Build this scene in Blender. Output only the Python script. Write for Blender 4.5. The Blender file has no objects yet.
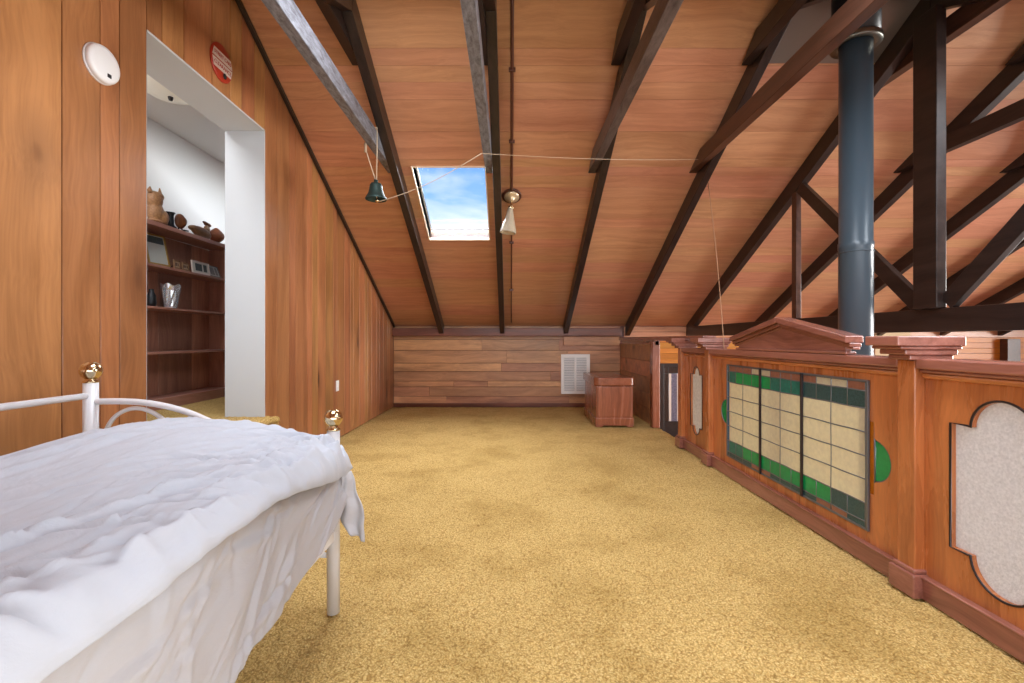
import bpy, bmesh, math, random
import numpy as np
from mathutils import Vector, Matrix, noise as mnoise

random.seed(7)
SC = bpy.context.scene
COL = SC.collection
PI = math.pi
F = 455.0          # focal length in pixels of a 1024-wide frame
H = 1.05           # eye height

# ------------------------------------------------------------------ main dimensions
XL = -1.83         # panelled gable wall
YB = 7.13          # low back wall
YR = 2.97          # ridge
ZE = 1.26          # eave height
TAN = 0.505        # roof slope
YF = 2 * YR - YB   # low front wall behind the camera
XS = 1.72          # edge of the loft, above the stairwell
XG = 10.5           # far gable wall over the stairwell
ZLOW = -2.6        # floor of the lower storey
def zc(y):
    return ZE + TAN * (YB - y) if y >= YR else ZE + TAN * (y - YF)
ZR = zc(YR)

# ------------------------------------------------------------------ node helpers
def new_mat(name):
    m = bpy.data.materials.new(name)
    m.use_nodes = True
    nt = m.node_tree
    for n in list(nt.nodes):
        if n.type != 'OUTPUT_MATERIAL':
            nt.nodes.remove(n)
    out = [n for n in nt.nodes if n.type == 'OUTPUT_MATERIAL'][0]
    return m, nt, out
def N(nt, t, **kw):
    n = nt.nodes.new(t)
    for k, v in kw.items():
        if k.startswith('i_'):
            key = k[2:].replace('_', ' ')
            n.inputs[key].default_value = v
        else:
            setattr(n, k, v)
    return n
def L(nt, a, b):
    nt.links.new(a, b)
def lin(c):
    return tuple(((x / 255.0) / 12.92 if x / 255.0 <= 0.04045 else ((x / 255.0 + 0.055) / 1.055) ** 2.4) for x in c) + (1.0,)
def mathn(nt, op, a, b=None, clamp=False):
    n = nt.nodes.new('ShaderNodeMath'); n.operation = op; n.use_clamp = clamp
    for i, v in enumerate((a, b)):
        if v is None: continue
        if isinstance(v, (int, float)): n.inputs[i].default_value = v
        else: nt.links.new(v, n.inputs[i])
    return n.outputs[0]
def ramp(nt, fac, stops):
    r = nt.nodes.new('ShaderNodeValToRGB')
    e = r.color_ramp.elements
    while len(e) < len(stops): e.new(0.5)
    for i, (p, c) in enumerate(stops):
        e[i].position = p; e[i].color = c
    nt.links.new(fac, r.inputs[0])
    return r.outputs[0]
def mixc(nt, fac, a, b, mode='MIX'):
    n = nt.nodes.new('ShaderNodeMix'); n.data_type = 'RGBA'; n.blend_type = mode
    for idx, v in ((0, fac), (6, a), (7, b)):
        if isinstance(v, (int, float)): n.inputs[idx].default_value = v
        elif isinstance(v, tuple): n.inputs[idx].default_value = v
        else: nt.links.new(v, n.inputs[idx])
    return n.outputs[2]

def plain(name, rgb, rough=0.5, metal=0.0, spec=0.5, bump=0.0, bscale=60.0, var=0.0):
    m, nt, out = new_mat(name)
    b = N(nt, 'ShaderNodeBsdfPrincipled', i_Roughness=rough, i_Metallic=metal)
    b.inputs['Specular IOR Level'].default_value = spec
    b.inputs['Base Color'].default_value = lin(rgb)
    tc = N(nt, 'ShaderNodeTexCoord')
    if var > 0:
        n = N(nt, 'ShaderNodeTexNoise', i_Scale=bscale * 0.2, i_Detail=4.0)
        L(nt, tc.outputs['Object'], n.inputs['Vector'])
        k = mathn(nt, 'MULTIPLY_ADD', n.outputs['Fac'], var * 2); k.node.inputs[2].default_value = 1 - var
        hv = N(nt, 'ShaderNodeHueSaturation'); hv.inputs['Color'].default_value = lin(rgb)
        L(nt, k, hv.inputs['Value']); L(nt, hv.outputs[0], b.inputs['Base Color'])
    if bump > 0:
        n2 = N(nt, 'ShaderNodeTexNoise', i_Scale=bscale, i_Detail=3.0)
        L(nt, tc.outputs['Object'], n2.inputs['Vector'])
        bp = N(nt, 'ShaderNodeBump', i_Strength=bump, i_Distance=0.01)
        L(nt, n2.outputs['Fac'], bp.inputs['Height']); L(nt, bp.outputs[0], b.inputs['Normal'])
    L(nt, b.outputs[0], out.inputs[0])
    return m

def wood(name, dark, light, axis='Z', rough=0.4, knots=0.0, bump=0.08, across=11.0, along=0.7, tone=0.0, coat=0.0, spec=0.5, knotcol=(60, 34, 20)):
    """timber: stretched grain, fine pores, optional knots, tone per board from the 'tone' attribute"""
    m, nt, out = new_mat(name)
    tc = N(nt, 'ShaderNodeTexCoord')
    at = N(nt, 'ShaderNodeAttribute', attribute_name='tone')
    off = N(nt, 'ShaderNodeVectorMath', operation='SCALE'); off.inputs['Scale'].default_value = 9.0
    L(nt, at.outputs['Vector'], off.inputs[0])
    add = N(nt, 'ShaderNodeVectorMath', operation='ADD')
    L(nt, tc.outputs['Object'], add.inputs[0]); L(nt, off.outputs[0], add.inputs[1])
    ax = 'XYZ'.index(axis)
    sc = [across] * 3; sc[ax] = along
    mp = N(nt, 'ShaderNodeMapping'); mp.inputs['Scale'].default_value = sc
    # gentle warp of the grain
    wn = N(nt, 'ShaderNodeTexNoise', i_Scale=1.6, i_Detail=2.0)
    L(nt, add.outputs[0], wn.inputs['Vector'])
    ws = N(nt, 'ShaderNodeVectorMath', operation='SCALE'); ws.inputs['Scale'].default_value = 0.16
    L(nt, wn.outputs['Color'], ws.inputs[0])
    wa = N(nt, 'ShaderNodeVectorMath', operation='ADD')
    L(nt, add.outputs[0], wa.inputs[0]); L(nt, ws.outputs[0], wa.inputs[1])
    L(nt, wa.outputs[0], mp.inputs['Vector'])
    g1 = N(nt, 'ShaderNodeTexNoise', i_Scale=1.0, i_Detail=5.0, i_Roughness=0.6, i_Distortion=0.5)
    L(nt, mp.outputs[0], g1.inputs['Vector'])
    mp2 = N(nt, 'ShaderNodeMapping'); sc2 = [across * 11] * 3; sc2[ax] = along * 5
    mp2.inputs['Scale'].default_value = sc2
    L(nt, wa.outputs[0], mp2.inputs['Vector'])
    g2 = N(nt, 'ShaderNodeTexNoise', i_Scale=1.0, i_Detail=3.0)
    L(nt, mp2.outputs[0], g2.inputs['Vector'])
    f = mathn(nt, 'MULTIPLY_ADD', g2.outputs['Fac'], 0.35); L(nt, g1.outputs['Fac'], f.node.inputs[2])
    c = ramp(nt, f, [(0.42, lin(dark)), (0.86, lin(light))])
    if knots > 0:
        mk = N(nt, 'ShaderNodeMapping'); sk = [knots * 2.2] * 3; sk[ax] = knots
        mk.inputs['Scale'].default_value = sk
        L(nt, wa.outputs[0], mk.inputs['Vector'])
        vo = N(nt, 'ShaderNodeTexVoronoi', i_Scale=1.0, i_Randomness=1.0)
        L(nt, mk.outputs[0], vo.inputs['Vector'])
        kf = ramp(nt, vo.outputs['Distance'], [(0.045, (1, 1, 1, 1)), (0.11, (0.4, 0.4, 0.4, 1)), (0.30, (0, 0, 0, 1))])
        c = mixc(nt, kf, c, lin(knotcol))
    if tone > 0:
        sep = N(nt, 'ShaderNodeSeparateColor'); L(nt, at.outputs['Color'], sep.inputs[0])
        v = mathn(nt, 'MULTIPLY_ADD', sep.outputs[0], 2 * tone); v.node.inputs[2].default_value = 1 - tone
        hh = mathn(nt, 'MULTIPLY_ADD', sep.outputs[1], 0.02); hh.node.inputs[2].default_value = 0.49
        hv = N(nt, 'ShaderNodeHueSaturation'); L(nt, c, hv.inputs['Color']); L(nt, v, hv.inputs['Value']); L(nt, hh, hv.inputs['Hue'])
        c = hv.outputs[0]
    b = N(nt, 'ShaderNodeBsdfPrincipled', i_Roughness=rough)
    b.inputs['Specular IOR Level'].default_value = spec
    b.inputs['Coat Weight'].default_value = coat
    b.inputs['Coat Roughness'].default_value = 0.25
    L(nt, c, b.inputs['Base Color'])
    rr = mathn(nt, 'MULTIPLY_ADD', g1.outputs['Fac'], 0.25); rr.node.inputs[2].default_value = rough - 0.12
    L(nt, rr, b.inputs['Roughness'])
    if bump > 0:
        bp = N(nt, 'ShaderNodeBump', i_Strength=bump, i_Distance=0.004)
        L(nt, f, bp.inputs['Height']); L(nt, bp.outputs[0], b.inputs['Normal'])
    L(nt, b.outputs[0], out.inputs[0])
    return m

def leadglass(name, rgb, trans=0.55, rough=0.25, mottled=0.15, scale=60.0, bump=0.3, clear=0.0):
    m, nt, out = new_mat(name)
    tc = N(nt, 'ShaderNodeTexCoord')
    n = N(nt, 'ShaderNodeTexNoise', i_Scale=scale, i_Detail=3.0); L(nt, tc.outputs['Object'], n.inputs['Vector'])
    hv = N(nt, 'ShaderNodeHueSaturation'); hv.inputs['Color'].default_value = lin(rgb)
    v = mathn(nt, 'MULTIPLY_ADD', n.outputs['Fac'], mottled * 2); v.node.inputs[2].default_value = 1 - mottled
    L(nt, v, hv.inputs['Value'])
    bp = N(nt, 'ShaderNodeBump', i_Strength=bump, i_Distance=0.004); L(nt, n.outputs['Fac'], bp.inputs['Height'])
    d = N(nt, 'ShaderNodeBsdfDiffuse'); t = N(nt, 'ShaderNodeBsdfTranslucent'); g = N(nt, 'ShaderNodeBsdfGlossy', i_Roughness=rough)
    g.inputs['Color'].default_value = (0.9, 0.9, 0.9, 1)
    for x in (d, t): L(nt, hv.outputs[0], x.inputs['Color'])
    for x in (d, g): L(nt, bp.outputs[0], x.inputs['Normal'])
    m1 = N(nt, 'ShaderNodeMixShader', i_Fac=trans); L(nt, d.outputs[0], m1.inputs[1]); L(nt, t.outputs[0], m1.inputs[2])
    last = m1.outputs[0]
    if clear > 0:
        tr = N(nt, 'ShaderNodeBsdfTransparent'); tr.inputs['Color'].default_value = lin(rgb)
        m3 = N(nt, 'ShaderNodeMixShader', i_Fac=clear); L(nt, last, m3.inputs[1]); L(nt, tr.outputs[0], m3.inputs[2]); last = m3.outputs[0]
    fr = N(nt, 'ShaderNodeFresnel', i_IOR=1.5)
    m2 = N(nt, 'ShaderNodeMixShader'); L(nt, fr.outputs[0], m2.inputs[0]); L(nt, last, m2.inputs[1]); L(nt, g.outputs[0], m2.inputs[2])
    L(nt, m2.outputs[0], out.inputs[0])
    return m

# ------------------------------------------------------------------ mesh builder
class MB:
    def __init__(self):
        self.v = []; self.f = []; self.mi = []; self.t = []; self.sm = []
    def add(self, verts, faces, mi=0, tone=None, smooth=False):
        o = len(self.v)
        if tone is None: tone = (0.5, 0.5, 0.5)
        self.v += [tuple(p) for p in verts]
        self.t += [tone] * len(verts)
        for f in faces:
            self.f.append([i + o for i in f]); self.mi.append(mi); self.sm.append(smooth)
        return self
    def box(self, x0, x1, y0, y1, z0, z1, mi=0, tone=None):
        x0, x1 = min(x0, x1), max(x0, x1); y0, y1 = min(y0, y1), max(y0, y1); z0, z1 = min(z0, z1), max(z0, z1)
        vs = [(x0,y0,z0),(x1,y0,z0),(x1,y1,z0),(x0,y1,z0),(x0,y0,z1),(x1,y0,z1),(x1,y1,z1),(x0,y1,z1)]
        return self.add(vs, [(0,3,2,1),(4,5,6,7),(0,1,5,4),(1,2,6,5),(2,3,7,6),(3,0,4,7)], mi, tone)
    def prism(self, poly, axis, a, b, mi=0, tone=None):
        """poly: 2D points in the two axes left over (order x,y,z), extruded along axis from a to b"""
        n = len(poly)
        def mk(p, w):
            if axis == 'X': return (w, p[0], p[1])
            if axis == 'Y': return (p[0], w, p[1])
            return (p[0], p[1], w)
        vs = [mk(p, a) for p in poly] + [mk(p, b) for p in poly]
        fs = [list(range(n)), list(range(2*n-1, n-1, -1))]
        fs += [(i, i+n, (i+1) % n + n, (i+1) % n) for i in range(n)]
        return self.add(vs, fs, mi, tone)
    def lathe(self, prof, c, seg=24, mi=0, axis='Z', sx=1.0, sy=1.0, cap=True):
        vs = []; fs = []
        for r, h in prof:
            for k in range(seg):
                a = 2*PI*k/seg
                p = (r*math.cos(a)*sx, r*math.sin(a)*sy, h)
                if axis == 'X': p = (h, p[0], p[1])
                if axis == 'Y': p = (p[0], h, p[1])
                vs.append((p[0]+c[0], p[1]+c[1], p[2]+c[2]))
        for i in range(len(prof)-1):
            for k in range(seg):
                fs.append((i*seg+k, i*seg+(k+1) % seg, (i+1)*seg+(k+1) % seg, (i+1)*seg+k))
        if cap:
            fs.append(list(range(seg-1, -1, -1))); fs.append([(len(prof)-1)*seg+k for k in range(seg)])
        return self.add(vs, fs, mi, None, True)
    def tube(self, path, r, seg=10, mi=0, closed=False):
        P = [Vector(p) for p in path]; n = len(P)
        rs = r if isinstance(r, (list, tuple)) else [r]*n
        vs = []; fs = []; up = None
        for i in range(n):
            if closed: t = (P[(i+1) % n]-P[i-1]).normalized()
            else: t = (P[min(i+1, n-1)]-P[max(i-1, 0)]).normalized()
            if up is None:
                up = Vector((0, 0, 1)) if abs(t.z) < 0.9 else Vector((1, 0, 0))
            up = (up - t*up.dot(t)).normalized(); s = t.cross(up)
            for k in range(seg):
                a = 2*PI*k/seg
                vs.append(P[i] + (up*math.cos(a)+s*math.sin(a))*rs[i])
        m = n if closed else n-1
        for i in range(m):
            j = (i+1) % n
            for k in range(seg):
                fs.append((i*seg+k, i*seg+(k+1) % seg, j*seg+(k+1) % seg, j*seg+k))
        if not closed:
            fs.append(list(range(seg-1, -1, -1))); fs.append([(n-1)*seg+k for k in range(seg)])
        return self.add(vs, fs, mi, None, True)
    def ball(self, c, r, seg=20, rings=12, mi=0, rot=None):
        rx, ry, rz = r if isinstance(r, (tuple, list)) else (r, r, r)
        vs = []; fs = []
        for i in range(rings+1):
            th = PI*i/rings
            for k in range(seg):
                a = 2*PI*k/seg
                p = Vector((rx*math.sin(th)*math.cos(a), ry*math.sin(th)*math.sin(a), rz*math.cos(th)))
                if rot is not None: p = rot @ p
                vs.append(p + Vector(c))
        for i in range(rings):
            for k in range(seg):
                fs.append((i*seg+k, (i+1)*seg+k, (i+1)*seg+(k+1) % seg, i*seg+(k+1) % seg))
        return self.add(vs, fs, mi, None, True)
    def build(self, name, mat, parent=None, bevel=0.0, seg=2, weld=False):
        me = bpy.data.meshes.new(name)
        off = Vector((0, 0, 0)); p = parent
        while p is not None:
            off += p.location; p = p.parent
        vs = [(x-off.x, y-off.y, z-off.z) for x, y, z in self.v]
        me.from_pydata(vs, [], self.f)
        for m in (mat if isinstance(mat, (list, tuple)) else [mat]): me.materials.append(m)
        me.polygons.foreach_set('material_index', self.mi)
        me.polygons.foreach_set('use_smooth', self.sm)
        ca = me.color_attributes.new('tone', 'FLOAT_COLOR', 'POINT')
        ca.data.foreach_set('color', [c for t in self.t for c in (t[0], t[1], t[2], 1.0)])
        bm = bmesh.new(); bm.from_mesh(me)
        if weld: bmesh.ops.remove_doubles(bm, verts=bm.verts, dist=1e-5)
        bmesh.ops.recalc_face_normals(bm, faces=bm.faces)
        bm.to_mesh(me); bm.free(); me.update()
        o = bpy.data.objects.new(name, me); COL.objects.link(o)
        if parent is not None: o.parent = parent
        if bevel > 0:
            b = o.modifiers.new('edge', 'BEVEL'); b.width = bevel; b.segments = seg; b.limit_method = 'ANGLE'; b.angle_limit = 0.6
            b.harden_normals = False
        return o
def rtone():
    return (random.random(), random.random(), random.random())
def empty(name, loc, label, cat, group=None):
    o = bpy.data.objects.new(name, None); COL.objects.link(o); o.location = loc; o.empty_display_size = 0.1
    return tag(o, label, cat, group)
def tag(o, label, cat, group=None):
    o['label'] = label; o['category'] = cat
    if group: o['group'] = group
    return o
def struct(o):
    o['kind'] = 'structure'; return o
def flat_solid(outer, holes, thick, bevel=0.0):
    """a board cut to an outline with holes; returns (verts, faces) in the XY plane, centred on z=0"""
    cu = bpy.data.curves.new('outline', 'CURVE'); cu.dimensions = '2D'; cu.fill_mode = 'BOTH'; cu.extrude = thick/2 - bevel
    cu.bevel_depth = bevel; cu.bevel_resolution = 1; cu.offset = -bevel
    for poly in [outer] + holes:
        sp = cu.splines.new('POLY'); sp.points.add(len(poly)-1); sp.use_cyclic_u = True
        for p, q in zip(sp.points, poly): p.co = (q[0], q[1], 0, 1)
    ob = bpy.data.objects.new('outline', cu); COL.objects.link(ob)
    dg = bpy.context.evaluated_depsgraph_get(); dg.update()
    me = bpy.data.meshes.new_from_object(ob.evaluated_get(dg))
    vs = [tuple(v.co) for v in me.vertices]; fs = [list(p.vertices) for p in me.polygons]
    bpy.data.objects.remove(ob); bpy.data.curves.remove(cu); bpy.data.meshes.remove(me)
    return vs, fs
def arc(cx, cy, r, a0, a1, n=16):
    return [(cx + r*math.cos(a0+(a1-a0)*i/n), cy + r*math.sin(a0+(a1-a0)*i/n)) for i in range(n+1)]

# ------------------------------------------------------------------ materials
M = {}
M['wall'] = wood('golden panelling', (138, 88, 52), (184, 126, 80), 'Z', 0.36, knots=1.15, tone=0.16, coat=0.25, across=8, along=0.6, knotcol=(78, 44, 26))
M['backwall'] = wood('knotty boards', (150, 102, 72), (212, 156, 112), 'X', 0.42, knots=1.3, tone=0.2, coat=0.1, across=9, along=0.7)
M['pine'] = wood('lacquered pine', (180, 102, 32), (216, 140, 54), 'X', 0.4, tone=0.12, across=10)
M['darkboard'] = wood('dark stained boards', (96, 58, 42), (146, 94, 68), 'Y', 0.4, tone=0.2)
M['ceil'] = wood('ceiling boards', (178, 122, 90), (208, 152, 116), 'X', 0.36, tone=0.09, coat=0.2, across=18, along=0.5, bump=0.02)
M['truss'] = wood('black stained timber', (24, 17, 15), (52, 38, 33), 'Y', 0.36, across=14, spec=0.5)
M['trussbrown'] = wood('brown stained timber', (58, 36, 28), (92, 60, 46), 'Y', 0.36, across=14)
M['skylit'] = wood('dusty grey timber', (62, 58, 62), (142, 144, 152), 'Y', 0.5, across=40, along=12, bump=0.4)  # skylight glare on the dark ties, put into the grey colour
M['halflit'] = wood('worn grey brown timber', (58, 48, 46), (110, 98, 94), 'Y', 0.45, across=30, along=6, bump=0.3)  # weaker skylight glare on the third tie, painted in as grey brown
M['trim'] = wood('dark trim', (58, 30, 22), (88, 48, 34), 'Y', 0.35)
M['trimx'] = wood('dark plate', (84, 44, 32), (128, 72, 50), 'X', 0.35)
M['mahog'] = wood('polished cedar', (152, 88, 48), (208, 132, 74), 'Y', 0.27, across=10, coat=0.35)
M['mahogz'] = wood('polished cedar upright', (146, 82, 46), (202, 124, 70), 'Z', 0.27, across=10, coat=0.35)
M['mahogd'] = wood('dark cedar', (118, 70, 58), (166, 108, 92), 'Y', 0.2, across=10, coat=0.5)
M['chest'] = wood('mahogany veneer', (112, 62, 42), (164, 98, 70), 'Z', 0.25, across=16, coat=0.3)
M['chesty'] = wood('mahogany lid', (110, 60, 40), (156, 92, 64), 'Y', 0.2, across=12, coat=0.5)
M['shelf'] = wood('reddish shelf wood', (144, 92, 74), (196, 138, 114), 'Z', 0.4, tone=0.22, across=8)
M['shelfy'] = wood('reddish shelf edge', (150, 102, 86), (190, 138, 120), 'Y', 0.35, across=8)
M['white'] = plain('white plaster', (222, 220, 216), 0.7, bump=0.04, bscale=120)
M['metalwhite'] = plain('white enamel', (228, 228, 230), 0.3)
M['plastic'] = plain('white plastic', (235, 235, 236), 0.35)
M['brass'] = plain('polished brass', (224, 204, 164), 0.16, metal=1.0)
M['rose'] = plain('pale brass', (214, 192, 158), 0.35, metal=0.55)
M['lead'] = plain('lead came', (120, 124, 130), 0.4, metal=0.7)
M['leaddark'] = plain('dark steel bar', (46, 36, 36), 0.4, metal=0.3)
M['flue'] = plain('blue grey painted flue', (60, 73, 82), 0.33, spec=0.5, bump=0.03, bscale=20, var=0.06)
M['fluedark'] = plain('black flue collar', (26, 28, 32), 0.35)
M['steel'] = plain('galvanised rim', (120, 120, 112), 0.35, metal=0.9)
M['shield'] = plain('dull metal sheet', (132, 124, 116), 0.32, metal=0.55, var=0.06, bscale=8)
M['bell'] = plain('weathered green bronze', (48, 66, 62), 0.5, metal=0.5, var=0.25, bscale=200)
M['string'] = plain('pale string', (196, 176, 150), 0.8)
M['cord'] = plain('dull cord', (170, 128, 96), 0.8)
M['pipe'] = plain('brown conduit', (92, 52, 38), 0.4)
M['black'] = plain('black', (18, 18, 18), 0.5)
M['red'] = plain('red enamel', (176, 54, 34), 0.35, var=0.12, bscale=80)
M['cream'] = plain('cream enamel', (226, 212, 200), 0.4)
M['creamwall'] = plain('cream plaster', (206, 182, 144), 0.7)
M['vent'] = plain('white vent', (248, 247, 245), 0.45)
M['gold'] = plain('gilt frame', (176, 138, 70), 0.35, metal=0.6)
M['cut'] = leadglass('cut glass', (225, 230, 238), 0.35, 0.04, 0.9, 28, 1.0, clear=0.3)
M['frost'] = leadglass('textured clear glass', (226, 224, 224), 0.4, 0.2, 0.3, 110.0, 1.0)
M['frostfar'] = leadglass('ribbed clear glass', (228, 226, 220), 0.35, 0.3, 0.35, 50, 0.6)
M['gcream'] = leadglass('cream glass', (246, 236, 202), 0.5, 0.25, 0.16, 40)
M['ggreen'] = leadglass('green glass', (30, 176, 104), 0.5, 0.2, 0.3, 35)
M['gteal'] = leadglass('teal glass', (48, 138, 122), 0.45, 0.2, 0.4, 50)
M['gblue'] = leadglass('blue glass', (70, 130, 170), 0.5, 0.2, 0.2, 35)
M['gamber'] = leadglass('amber glass', (214, 140, 44), 0.5, 0.2, 0.25, 35)
M['gdark'] = leadglass('dark mottled glass', (64, 100, 100), 0.4, 0.2, 0.6, 140)
M['gpink'] = leadglass('pale pink glass', (190, 130, 104), 0.5, 0.25, 0.25, 40)
M['opal'] = leadglass('opal shade', (240, 226, 200), 0.5, 0.2, 0.1, 20, 0.05)
M['mauve'] = leadglass('mauve streaked glass', (150, 146, 170), 0.5, 0.3, 0.6, 45)

# carpet ---------------------------------------------------------------------
def carpet():
    m, nt, out = new_mat('golden shag carpet')
    tc = N(nt, 'ShaderNodeTexCoord')
    wn = N(nt, 'ShaderNodeTexNoise', i_Scale=45.0, i_Detail=2.0); L(nt, tc.outputs['Object'], wn.inputs['Vector'])
    ws = N(nt, 'ShaderNodeVectorMath', operation='SCALE'); ws.inputs['Scale'].default_value = 0.022; L(nt, wn.outputs['Color'], ws.inputs[0])
    wa = N(nt, 'ShaderNodeVectorMath', operation='ADD'); L(nt, tc.outputs['Object'], wa.inputs[0]); L(nt, ws.outputs[0], wa.inputs[1])
    vo = N(nt, 'ShaderNodeTexVoronoi', i_Scale=125.0); L(nt, wa.outputs[0], vo.inputs['Vector'])
    n1 = N(nt, 'ShaderNodeTexNoise', i_Scale=160.0, i_Detail=3.0, i_Roughness=0.7); L(nt, tc.outputs['Object'], n1.inputs['Vector'])
    n2 = N(nt, 'ShaderNodeTexNoise', i_Scale=2.0, i_Detail=5.0, i_Roughness=0.6); L(nt, tc.outputs['Object'], n2.inputs['Vector'])
    hgt = mathn(nt, 'ADD', mathn(nt, 'SUBTRACT', mathn(nt, 'MULTIPLY', n1.outputs['Fac'], 0.8), vo.outputs['Distance']), 0.45)   # tufts: high centres, dark gaps
    c1 = ramp(nt, hgt, [(0.05, lin((160, 125, 70))), (0.30, lin((198, 163, 98))), (0.5, lin((212, 178, 112))), (0.75, lin((232, 205, 144)))])
    sep = N(nt, 'ShaderNodeSeparateColor'); L(nt, vo.outputs['Color'], sep.inputs[0])
    tv = mathn(nt, 'MULTIPLY_ADD', sep.outputs[0], 0.14); tv.node.inputs[2].default_value = 0.92
    c2 = ramp(nt, n2.outputs['Fac'], [(0.34, (0.74, 0.70, 0.60, 1)), (0.50, (0.95, 0.94, 0.92, 1)), (0.62, (1, 1, 1, 1))])
    hv = N(nt, 'ShaderNodeHueSaturation'); L(nt, mixc(nt, 1.0, c1, c2, 'MULTIPLY'), hv.inputs['Color']); L(nt, tv, hv.inputs['Value'])
    b = N(nt, 'ShaderNodeBsdfPrincipled', i_Roughness=0.95); b.inputs['Specular IOR Level'].default_value = 0.1
    b.inputs['Sheen Weight'].default_value = 0.3; b.inputs['Sheen Tint'].default_value = lin((240, 210, 140))
    L(nt, hv.outputs[0], b.inputs['Base Color'])
    bp = N(nt, 'ShaderNodeBump', i_Strength=0.7, i_Distance=0.010); L(nt, hgt, bp.inputs['Height']); L(nt, bp.outputs[0], b.inputs['Normal'])
    L(nt, b.outputs[0], out.inputs[0])
    return m
M['carpet'] = carpet()
def cloth(name, rgb, wr=0.4, scale=(3.0, 1.1, 3.0)):
    m, nt, out = new_mat(name)
    tc = N(nt, 'ShaderNodeTexCoord')
    mp = N(nt, 'ShaderNodeMapping'); mp.inputs['Scale'].default_value = scale; mp.inputs['Rotation'].default_value = (0, 0, 0.35)
    L(nt, tc.outputs['Object'], mp.inputs['Vector'])
    n = N(nt, 'ShaderNodeTexNoise', i_Scale=3.0, i_Detail=5.0, i_Roughness=0.55, i_Distortion=1.2); L(nt, mp.outputs[0], n.inputs['Vector'])
    w = N(nt, 'ShaderNodeTexNoise', i_Scale=600.0, i_Detail=1.0); L(nt, tc.outputs['Object'], w.inputs['Vector'])
    s = mathn(nt, 'MULTIPLY_ADD', w.outputs['Fac'], 0.03); L(nt, n.outputs['Fac'], s.node.inputs[2])
    bp = N(nt, 'ShaderNodeBump', i_Strength=wr, i_Distance=0.05); L(nt, s, bp.inputs['Height'])
    b = N(nt, 'ShaderNodeBsdfPrincipled', i_Roughness=0.85); b.inputs['Base Color'].default_value = lin(rgb)
    b.inputs['Specular IOR Level'].default_value = 0.2; b.inputs['Sheen Weight'].default_value = 0.15
    L(nt, bp.outputs[0], b.inputs['Normal']); L(nt, b.outputs[0], out.inputs[0])
    return m
M['duvet'] = cloth('white cotton', (190, 195, 204), 0.16)
M['sheet'] = cloth('white sheet', (184, 182, 184), 0.15, (2, 2.2, 5))

# ------------------------------------------------------------------ numpy noise for cloth and carpet
def vnoise(x, y, seed=0):
    xi = np.floor(x).astype(np.int64); yi = np.floor(y).astype(np.int64)
    xf = x-xi; yf = y-yi
    u = xf*xf*xf*(xf*(xf*6-15)+10); v = yf*yf*yf*(yf*(yf*6-15)+10)
    def h(a, b):
        k = (a*374761393 + b*668265263 + seed*1442695041) & 0xffffffff
        k = ((k ^ (k >> 13))*1274126177) & 0xffffffff
        k = k ^ (k >> 16)
        return (k & 0xffff)/65535.0
    return (h(xi, yi)*(1-u)+h(xi+1, yi)*u)*(1-v)+(h(xi, yi+1)*(1-u)+h(xi+1, yi+1)*u)*v
def fbm(x, y, seed=0, o=4):
    s = 0; a = 0.5; t = 0
    for i in range(o):
        s = s+a*vnoise(x*2**i, y*2**i, seed+i*17); t += a; a *= 0.5
    return s/t
def ridge(x, y, seed=0):
    return 1-np.abs(2*vnoise(x, y, seed)-1)
def grid_mesh(name, P, mat, closed=False, parent=None):
    """P: (rows, cols, 3) array"""
    r, c = P.shape[:2]
    idx = np.arange(r*c).reshape(r, c)
    q = np.stack([idx[:-1, :-1], idx[:-1, 1:], idx[1:, 1:], idx[1:, :-1]], -1).reshape(-1, 4)
    me = bpy.data.meshes.new(name)
    off = parent.location if parent is not None else Vector((0, 0, 0))
    V = P.reshape(-1, 3)-np.array([off.x, off.y, off.z])
    me.vertices.add(len(V)); me.vertices.foreach_set('co', V.astype(np.float32).ravel())
    me.loops.add(q.size); me.loops.foreach_set('vertex_index', q.ravel().astype(np.int32))
    me.polygons.add(len(q)); me.polygons.foreach_set('loop_start', (np.arange(len(q))*4).astype(np.int32))
    me.polygons.foreach_set('use_smooth', np.ones(len(q), dtype=bool))
    me.materials.append(mat); me.update(); me.validate()
    o = bpy.data.objects.new(name, me); COL.objects.link(o)
    if parent is not None: o.parent = parent
    return o

# ================================================================== SETTING
# floor: shag carpet with real pile
ys = list(np.linspace(YF, 1.15, 60))
y = 1.15
while y < YB:
    y += 0.0046*y; ys.append(min(y, YB))
ys = np.array(ys); xs = np.linspace(XL-0.02, XS+0.06, 470)
X, Y = np.meshgrid(xs, ys)
pile = 0.009*vnoise(X/0.013, Y/0.013, 2)+0.012*fbm(X/0.30, Y/0.30, 3)
Zf = pile-0.022
P = np.stack([X, Y, Zf], -1)
struct(grid_mesh('floor', P, M['carpet']))
struct(MB().box(XL-0.02, XS+0.06, YF, YB, -0.3, -0.03).build('floor_slab', M['trimx']))
struct(MB().box(XS+0.06, XG, YF, YB, ZLOW-0.1, ZLOW).build('floor_lower', M['darkboard']))
struct(MB().box(XS, XS+0.06, YF, YB, ZLOW, -0.3).build('wall_lower', M['white']))

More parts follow.
